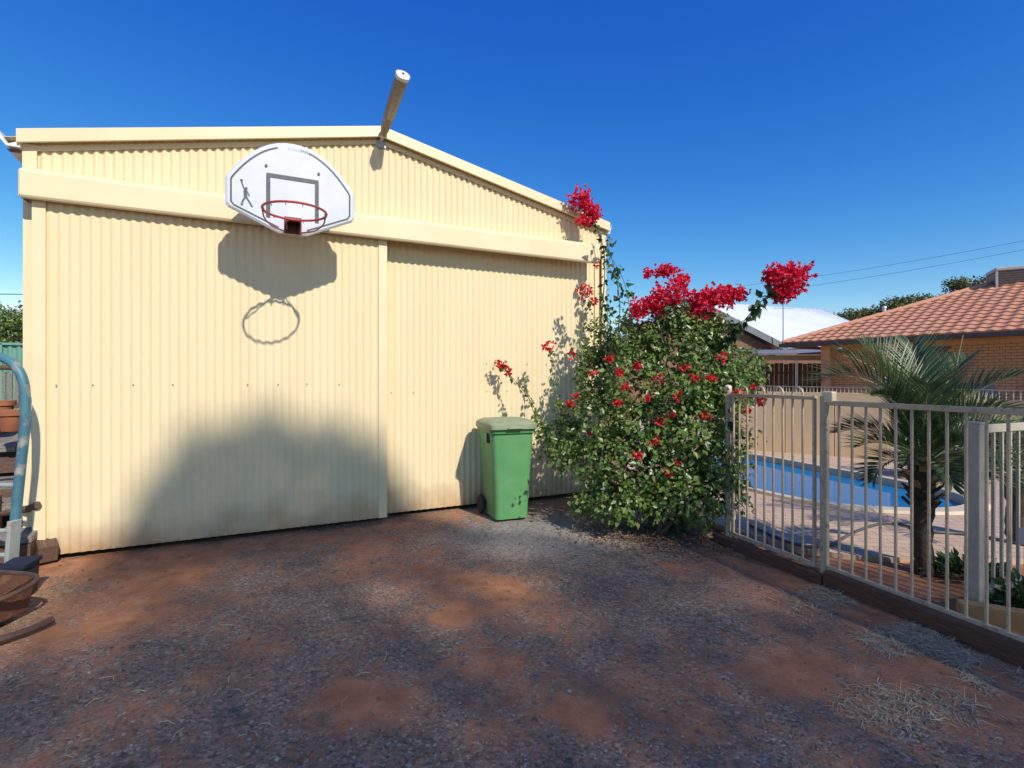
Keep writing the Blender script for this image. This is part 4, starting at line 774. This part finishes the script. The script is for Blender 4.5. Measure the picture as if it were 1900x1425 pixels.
PB = Vector((3.08, 3.84, 0)); r90 = math.pi
fr = [dict(az=R(a_), el=R(e_), Lr=l_, droop=R(d_), Ll=f_, nl=46) for a_, e_, l_, d_, f_ in ((170, 86, 1.08, 125, .44), (150, 88, 1.02, 80, .42), (110, 86, 1.05, 60, .40), (60, 86, 1.05, 60, .40), (20, 80, .95, 62, .36), (-30, 78, .85, 70, .32), (200, 76, .8, 90, .30), (235, 78, .85, 85, .32), (285, 70, .75, 90, .30), (75, 70, .9, 75, .32), (330, 55, .6, 80, .28), (178, 45, .5, 85, .26), (222, 40, .5, 95, .26), (150, 55, .6, 95, .28), (190, 20, .45, 100, .26), (250, 25, .5, 100, .26), (310, 20, .5, 100, .26), (20, 20, .5, 95, .26), (275, 50, .6, 110, .28))]
pm_ = palm('young_palm', 'young palm with arching feathery fronds and shaggy trunk inside the fence', PB, .84, fr)
sp0 = P(1762, 735, 3.95)-PB; sp1 = P(1787, 621, 3.95)-PB; m = MB(); m.tube([Vector((.03, .0, .8)), sp0, sp1], [.012, .008, .003], 6); obj('spear_leaf', m, 'palmrib', pm_, True)
fr2 = [dict(az=R(a), el=R(e), Lr=l, droop=R(dr), Ll=.26, mt='palmdry' if i % 2 else 'palm', nl=28) for i, (a, e, l, dr) in enumerate(((170, 72, .95, 75), (200, 60, .8, 80), (140, 70, .85, 70), (100, 78, .9, 60), (230, 65, .8, 80), (40, 70, .8, 80), (300, 60, .8, 80), (180, 40, .7, 80), (255, 40, .7, 80)))]
palm('small_palm', 'small yellow-green palm behind the pale return fence', Vector((4.35, 4.42, 0)), .62, fr2, False)
# dark ground plants and hose by the paving
def clump(name, label, p, rx, ry, rz, k, mt, cat='plant', Ls=(.05, .1)):
    t = thing(name, label, cat, p); u = rdir(k); u[:, 2] = np.abs(u[:, 2]); c = u*RNG.uniform(.3, 1, (k, 1))*np.array([rx, ry, rz]); L = RNG.uniform(*Ls, k)
    link('foliage', leafmesh('foliage', c, unit(u+rdir(k)*.6), unit(rdir(k)+np.array([0, 0, .7])), L, L*.4), mt, t)['kind'] = 'stuff'
    m = MB()
    for i in range(5): e = Vector((rx*.6*math.cos(i*1.3), ry*.6*math.sin(i*1.3), rz*.7)); m = MB(); m.tube([(0, 0, -.02), e*.5+Vector((0, 0, .02)), e], [.008, .006, .003], 5); obj('stem', m, 'stem', t)
    return t
clump('tall_shrub', 'tall dark green shrub behind the palm beside the pool wall', Vector((6.05, 7.2, 0)), .55, .45, 1.0, 2200, 'caneleaf', 'shrub', (.06, .11))
clump('round_shrub', 'rounded dark shrub beyond the pale return fence', Vector((7.3, 7.4, 0)), .8, .5, .95, 2400, 'caneleaf', 'shrub', (.06, .11))
clump('dark_shrub', 'low dark leafy shrub at the foot of the return fence', Vector((3.15, 3.12, 0)), .24, .18, .22, 420, 'caneleaf')
clump('strap_plant', 'low dark plant in the bed around the palm trunk', Vector((3.35, 3.75, 0)), .28, .2, .14, 300, 'caneleaf')
m = MB(); hz = .045; m.tube(catmull([G(1392, 975, hz), G(1470, 1008, hz), G(1535, 1012, hz), G(1590, 985, hz), G(1650, 970, hz), G(1720, 985, hz), G(1800, 992, hz), G(1930, 1015, hz)], 8), .013, 7); tag(obj('pool_hose', m, 'hose', None, True), 'thin grey pool hose lying across the paving', 'hose')
# ------------------------------------------------------------------ left edge: timber, pipe frame, rusty bits
def timber(name, label, a, b, wd, ht, mt, grp=None):
    a = Vector(a); b = Vector(b); l = (b-a).length; m = MB(); m.box((0, l/2, 0), (wd, l, ht)); k = len(m.v)
    m.v = [(x+.004*random.uniform(-1, 1), y+.01*random.uniform(-1, 1), z+.003*random.uniform(-1, 1)) for x, y, z in m.v]
    o = tag(obj(name, m, mt, None, bevel=.006), label, 'timber', grp); o.location = a; d = b-a; o.rotation_euler = (math.asin(d.z/l), 0, math.atan2(-d.x, d.y)); return o
BK = -WN                                                # direction going back along the shed's side
s0 = W(-.14, .22, 0)
timber('sleeper', 'dark red-brown sleeper leaning up beside the shed corner', Vector((-3.62, 4.0, .075)), Vector((-4.72, 4.95, .43)), .12, .13, 'brownwood')
timber('timber_block', 'dark timber block behind the leaning sleeper', s0+Vector((-.09, .16, .03)), s0+BK*.25+Vector((-.09, .16, .03)), .12, .08, 'brownwood')
q0 = P(60, 1010, 3.86)+Vector((-.14, 0, 0))
timber('weathered_plank', 'wide weathered grey plank on the timber stack', Vector((q0.x-.03, q0.y, .215)), Vector((q0.x-.03, q0.y, .215))+BK*1.6+Vector((-.1, 0, .14)), .24, .05, 'oldwood')
timber('stack_timber', 'brown square timber under the grey plank, nearer the shed', Vector((q0.x+.03, q0.y+.03, .115)), Vector((q0.x+.03, q0.y+.03, .115))+BK*1.5+Vector((-.1, 0, .1)), .10, .13, 'brownwood')
timber('stack_timber', 'brown square timber under the grey plank, nearer the pipe frame', Vector((q0.x-.10, q0.y+.0, .115)), Vector((q0.x-.10, q0.y+.0, .115))+BK*1.5+Vector((-.1, 0, .1)), .11, .13, 'brownwood')
m = MB(); pa_ = P(52, 944, 4.05); m.tube([pa_+Vector((-.25, .05, -.05)), pa_, pa_+Vector((.10, -.02, .035))], [.022, .028, .03], 8); tag(obj('short_log', m, 'brownwood', None, True), 'short round log end sticking out over the sleepers', 'log')
for i, (px, py, dp, wd, ht, lb) in enumerate(((18, 905, 4.6, .5, .06, 'topmost pale board of the pile behind the pipe frame'), (14, 945, 4.4, .42, .07, 'pale board resting on the pile below the topmost one'), (20, 835, 5.0, .3, .05, 'white painted board lying tilted behind the pipe frame'), (15, 870, 4.8, .5, .1, 'dark board in the gap of the pile behind the pipe frame'))):
    p = P(px-30, py, dp); timber('stacked_board', lb, p, p+BK*1.2+Vector((-.05, 0, .06 if i != 2 else .15)), wd, ht, ('oldwood', 'oldwood', 'oldwood', 'brownwood')[i])
m = MB(); p = P(-5, 760, 5.0)
bx_ = thing('timber_bearers', 'rough brown timber bearers carrying the board pile', 'timber', (P(-20, 900, 4.7).x, 4.75, 0), WA)
for i in range(4): m = MB(); m.box((-.1, -.5+i*.35, .21), (.62, .12, .46)); obj('bearer', m, 'brownwood', bx_, bevel=.006)
for k, (px, py, dp, h, lb) in enumerate(((20, 800, 4.85, .2, 'terracotta pot standing on the timber pile'), (2, 790, 5.3, .26, 'terracotta pot half hidden behind the other pot'))):
    p = P(px, py, dp); m = MB(); m.lathe([(.07, 0), (.075, .01), (.10, h-.05), (.115, h-.05), (.118, h), (.10, h), (.09, h-.03)], 16); o = tag(obj('plant_pot', m, 'terracotta', None, True), lb, 'plant pot'); o.location = p
# slatted chair behind
ch = thing('garden_chair', 'weathered slatted garden chair beyond the teal pipe frame', 'chair', P(8, 760, 5.9)*1, R(15)); ch.location.z = .0
zb = P(8, 748, 5.9).z; zt = P(8, 690, 5.9).z
for i in range(8): m = MB(); m.box((-.25+i*.062, 0, (zb+zt)/2), (.036, .018, zt-zb)); obj('back_slat', m, 'oldwood', ch)
m = MB(); m.tube(catmull([(-.29, 0, zt), (0, 0, zt+.05), (.25, 0, zt)], 8), .028, 8); obj('top_rail', m, 'brownwood', ch, True)
m = MB(); m.box((-.02, 0, zb-.03), (.56, .04, .06)); obj('lower_rail', m, 'brownwood', ch)
m = MB(); m.box((-.02, -.25, zb-.12), (.56, .5, .04)); obj('seat', m, 'oldwood', ch, bevel=.01)
for sx in (-.28, .24):
    for sy in (0, -.46): m = MB(); m.box((sx, sy, (zb-.1)/2), (.05, .05, zb-.1)); obj('leg', m, 'brownwood', ch)
# teal pipe frame
pf = thing('pipe_frame', 'teal bent steel pipe ladder frame leaning at the yard edge', 'frame', (G(20, 1078).x, G(20, 1078).y, 0)); PO = pf.location.copy()
pth = [P(-95, 690, 3.72), P(-60, 668, 3.72), P(-20, 660, 3.72), P(14, 668, 3.72), P(36, 690, 3.72), P(46, 725, 3.72), P(46, 790, 3.72), P(38, 870, 3.71), P(29, 960, 3.70), P(19, 1072, 3.69)]
m = MB(); m.tube([q-PO for q in catmull(pth, 6)], .032, 12); obj('rail', m, 'teal', pf, True)
m = MB(); m.tube([q-PO for q in catmull([P(-95, 690, 3.72), P(-120, 760, 3.72), P(-135, 1074, 3.69)], 6)], .032, 12); obj('rail', m, 'teal', pf, True)
for py, xx in ((985, 26), (1030, 22), (900, 34)): m = MB(); m.tube([P(-128, py, 3.70)-PO, P(xx, py, 3.70)-PO], .017, 8); obj('rung', m, 'tealworn', pf, True)
m = MB(); m.beam(P(27, 965, 3.665)-PO, P(19, 1070, 3.655)-PO, .085, .03, Vector((1, 0, 0))); obj('foot_board', m, 'tealworn', pf, bevel=.005)
# rusty skid cart
rk = thing('rusty_trough', 'rusty brown steel trough on a bent pipe skid', 'trough', (G(0, 1215).x-.68, G(0, 1215).y+.03, 0)); RO = rk.location.copy()
def rp(px, py, h): return G(px, py, h)-RO
fl = [(-.3, .05), (.28, .0), (.40, .12), (.40, .42), (-.3, .5)]
m = MB(); m.loft([[Vector((x, y, .035)) for x, y in fl], [Vector((x+.045*(x > -.1)-.1*(i in (0,)), y, .19+.05*(y > .3))) for i, (x, y) in enumerate(fl)]], cap=False); m.add([(x, y, .035) for x, y in fl], [(0, 1, 2, 3, 4)]); tr_ = obj('trough_body', m, 'rust', rk)
so__ = tr_.modifiers.new('solid', 'SOLIDIFY'); so__.thickness = .006
m = MB(); m.tube(catmull([(-.38, .05, .19), (.28, -.005, .19), (.445, .12, .19), (.45, .42, .24), (-.3, .5, .24)], 6), .014, 8); obj('rim_pipe', m, 'rustdark', tr_, True)
m = MB(); m.tube(catmull([(-.3, -.06, .022), (.2, -.06, .022), (.42, -.03, .022), (.55, .06, .022), (.63, .2, .022), (.66, .30, .03)], 6), .022, 8); obj('skid_pipe', m, 'rustdark', rk, True)
tbx = thing('dark_crate', 'dark plastic crate standing under the timber stack', 'crate', P(36, 1110, 3.42)*1, R(20)); tbx.location.z = 0
m = MB(); m.loft([rrect(.12, .2, .0, .02), rrect(.14, .22, .2, .02), rrect(.15, .23, .205, .02), rrect(.15, .23, .22, .02)]); obj('crate_body', m, 'rubber', tbx)
m = MB(); m.loft([rrect(.155, .235, .2, .02), rrect(.16, .24, .205, .02), rrect(.16, .24, .225, .02)]); obj('crate_rim', m, 'tarp', tbx)
# left background: green fence, tree, far roof
gfa = P(-160, 700, 8.5); gfb = P(75, 700, 9.2); gl = (gfb-gfa).length; gf = thing('green_fence', 'green corrugated steel fence left of the shed', 'fence', (gfa.x, gfa.y, 0), math.atan2((gfb-gfa).y, (gfb-gfa).x)); ht_ = P(20, 634, 8.9).z
for i in range(3): c = corr(gl*i/3+.02, gl*(i+1)/3-.02, .03, ht_-.04, .02, amp=.018, pitch=.12, seg=6); m = MB(); m.add(c.v, c.f); obj('panel', m, 'greenfence', gf)
for i in range(4): m = MB(); m.box((gl*i/3, 0, ht_/2), (.06, .05, ht_)); obj('post', m, 'greenfence', gf)
m = MB(); m.beam((0, 0, ht_-.03), (gl, 0, ht_-.03), .05, .04); obj('top_rail', m, 'greenfence', gf)
# ------------------------------------------------------------------ trees
def tree(name, label, base_, trunk_h, blobs_, k, Lf, mt='gum', grp=None, tr=.12, cat='tree', leaf_w=.4):
    t = thing(name, label, cat, base_, 0, grp); bs = [Vector(b[:3])-Vector(base_) for b in blobs_]; cen = sum(bs, Vector())/len(bs)
    m = MB(); m.tube(catmull([(0, 0, -.1), (cen.x*.15, cen.y*.15, trunk_h*.5), (cen.x*.5, cen.y*.5, trunk_h)], 6), [tr*1.25-tr*.6*i/12 for i in range(13)], 8); obj('trunk', m, 'bark', t, True)
    for b in bs: m = MB(); q = Vector((cen.x*.5, cen.y*.5, trunk_h-.1)); m.tube([q, q.lerp(b, .55)+Vector((0, 0, .15)), b], [tr*.5, tr*.3, tr*.12], 6); obj('limb', m, 'bark', t, True)
    cs = []; ns = []; tot = sum(b[3]*b[4]*b[5] for b in blobs_)
    for b, bl in zip(bs, blobs_):
        kk = max(60, int(k*bl[3]*bl[4]*bl[5]/tot)); u = rdir(kk); rad = RNG.uniform(.25, 1.1, (kk, 1))**.55*(1+.2*np.sin(u[:, :1]*6+b.x*3)+.18*np.sin(u[:, 2:]*7+b.z*5)+.12*np.sin(u[:, 1:2]*12)); cs.append(np.array(b)+u*rad*np.array(bl[3:6])); ns.append(u)
    c = np.concatenate(cs); n = np.concatenate(ns); kk = len(c); h_ = np.sin(c[:, 0]*5/Lf*.12)*np.sin(c[:, 2]*6/Lf*.12)*np.sin(c[:, 1]*4/Lf*.12); keep = h_ < .45; c, n = c[keep], n[keep]; kk = len(c)
    L = RNG.uniform(.7, 1.3, kk)*Lf; tag(link('crown', leafmesh('crown', c, rdir(kk), unit(n+rdir(kk)*.7), L, L*leaf_w), mt, t), kind='stuff'); return t
def tb_(px, py, dp, rx, ry, rz): p = P(px, py, dp); return (p.x, p.y, p.z, rx, ry, rz)
GR = None
tree('gum_tree', 'olive gum tree with low rounded crown beside the white roof', (P(1600, 700, 48).x, 48, 0), 5, [tb_(1580, 590, 48, 1.4, 1.5, .8), tb_(1612, 588, 48, 1.5, 1.5, .9), tb_(1560, 600, 48, .9, 1, .5), tb_(1640, 598, 48, 1, 1, .8)], 2600, .32)
tree('gum_tree', 'wide green gum tree rising behind the vent pipe', (P(1680, 700, 46).x, 46, 0), 5, [tb_(1650, 572, 46, 1.1, 1.3, .7), tb_(1680, 565, 46, 1.5, 1.5, .75), tb_(1712, 562, 46, 1.1, 1.2, .7), tb_(1660, 590, 46, 1.6, 1.5, .9)], 3000, .32)
tree('gum_tree', 'open-crowned gum tree next to the roof cooler', (P(1800, 700, 44).x, 44, 0), 6, [tb_(1775, 528, 44, .9, 1, .5), tb_(1800, 535, 44, .8, .9, .5), tb_(1830, 526, 44, .8, .9, .6), tb_(1758, 552, 44, .6, .8, .4), tb_(1790, 545, 44, .5, .8, .4)], 2000, .30)
tree('leafy_tree', 'bright green leafy tree above the green fence', (P(15, 700, 12).x, 12, 0), 1.6, [tb_(12, 605, 12, .42, .5, .36), tb_(40, 600, 12, .34, .5, .36), tb_(-20, 610, 12, .4, .5, .4), tb_(25, 630, 12, .5, .5, .3), tb_(3, 580, 12, .12, .2, .25), tb_(-40, 590, 12, .4, .4, .4)], 5200, .075, 'leaf', tr=.08, leaf_w=.55)
fh = thing('grey_roof_house', 'distant house with pale grey roof behind the leafy tree', 'house', (P(30, 700, 30).x, 30, 0)); m = MB(); m.box((0, 2, 1.6), (8, 4, 3.2)); obj('wall', m, 'render', fh)
zr = P(30, 566, 30).z; m = MB(); m.add([(-4.4, -.5, 3.2), (4.4, -.5, 3.2), (4.0, 2, zr), (-4.0, 2, zr), (-4.4, 4.5, 3.2), (4.4, 4.5, 3.2)], [(0, 1, 2, 3), (3, 2, 5, 4), (0, 3, 4), (1, 5, 2)]); obj('roof', m, 'coolerpale', fh)
# overhead wires, strung between poles outside the picture
def wire(name, label, a, b, sag, r, grp=None):
    pts_ = [a.lerp(b, i/20)+Vector((0, 0, -sag*4*(i/20)*(1-i/20))) for i in range(21)]; m = MB(); m.tube(pts_, r, 5)
    return tag(obj(name, m, 'cable', None, True), label, 'wire', grp)
wa, wb_ = P(1380, 530, 60), P(2200, 385, 36); wc, wd_ = P(1380, 546, 60), P(2200, 402, 36)
wire('overhead_wire', 'upper thin overhead wire crossing the sky above the tiled roof', wa, wb_, .5, .014); wire('overhead_wire', 'lower thin overhead wire crossing the sky above the tiled roof', wc, wd_, .5, .014)
we, wf = P(-260, 541, 34), P(420, 541, 40); wire('overhead_wire', 'thin dark overhead wire left of the shed', we, wf, .2, .03)
for nm, p in (('pole outside', wb_), ('pole behind', we)):
    m = MB(); m.tube([(0, 0, -.2), (0, 0, p.z+.4)], [.16, .11], 10); m.box((0, 0, p.z), (1.6, .1, .12)); o = tag(obj('power_pole', m, 'bark', None, True), 'grey timber power pole beyond the tiled house' if p is wb_ else 'grey timber power pole beyond the green fence', 'pole'); o.location = (p.x, p.y, 0)
# ------------------------------------------------------------------ the big tree behind the photographer that shades the yard
VT = [(-3, -2.9), (-1.2, -2.6), (-.3, -2.2), (0, -1.75), (.16, -.7), (.35, .05), (.54, .44), (.93, .98), (1.49, 1.15), (2.01, 1.06), (2.69, .79), (2.92, .32), (3.06, .0), (3.2, -.3), (3.36, -.66), (3.7, -.92), (3.95, -1.35), (4.15, -1.45), (4.42, -1.15), (4.75, -1.2), (5.0, -1.95), (5.3, -2.5), (5.9, -2.8), (7, -3.2), (9.5, -4.2)]
GAPS = [(.38, -1.25, .22, .40, .95), (.92, -.72, .3, .14, .5), (3.15, -1.2, .42, .20, 1.0), (2.75, -1.75, .26, .22, .95), (2.6, -2.15, .24, .16, .85), (1.95, -1.6, .26, .17, .85), (2.05, -1.98, .32, .15, .85), (4.25, -2.5, .45, .16, .5), (3.75, -2.35, .3, .15, .4), (1.3, -1.1, .3, .12, .3)]
k = 190000; s_ = RNG.uniform(-3, 9.5, k); v_ = RNG.uniform(-6.2, 1.2, k); top_ = np.interp(s_, [a for a, b in VT], [b for a, b in VT])
pr = smoothstep(-.02, .26, top_-v_+.05*np.sin(s_*9)+.04*np.sin(s_*23))
for a, b, ra, rb, am in GAPS: pr *= 1-am*np.exp(-((s_-a)/ra)**2-((v_-b)/rb)**2)
pr *= smoothstep(-6.2, -5.0, v_); pr *= np.where(v_ < -3.4, .5, np.where(v_ < -.6, .46, 1))
keep = RNG.random(k) < pr; s_, v_ = s_[keep], v_[keep]; k = len(s_); D_ = 17+1.8*RNG.uniform(-1, 1, k)
t_ = s_+.175*D_; h_ = v_+.84*D_
pos = np.array(W0)[None]+t_[:, None]*np.array(WT)+D_[:, None]*np.array(WN)+np.c_[np.zeros(k), np.zeros(k), h_]
tb0 = W(5.4, 17.2, 0); yt = thing('shade_tree', 'broad old gum tree shading the yard from the sunny side', 'tree', tb0)
m = MB(); m.tube(catmull([(0, 0, -.2), (.1, .05, 3.2), (-.1, 0, 6.2), (0, .1, 9.0)], 6), [.34-.014*i for i in range(19)], 10); obj('trunk', m, 'bark', yt, True)
for s0_, v0_ in ((1.5, .3), (2.4, -.5), (.8, -1.5), (3.3, -2), (4.8, -3), (6.4, -3.8), (1.6, -2.9), (-.6, -3), (3.2, -3.9), (7.6, -4.2)):
    e = W(s0_+.175*17, 17, v0_+.84*17)-tb0; m = MB(); m.tube(catmull([(0, .05, 8.5), Vector((0, 0, 8.5)).lerp(e, .5)+Vector((0, 0, -.3)), e], 6), [.13-.0085*i for i in range(13)], 6); obj('limb', m, 'bark', yt, True)
L = RNG.uniform(.07, .12, k); tag(link('crown', leafmesh('crown', pos-np.array(tb0), rdir(k), rdir(k), L, L*.55), 'gum', yt), kind='stuff')
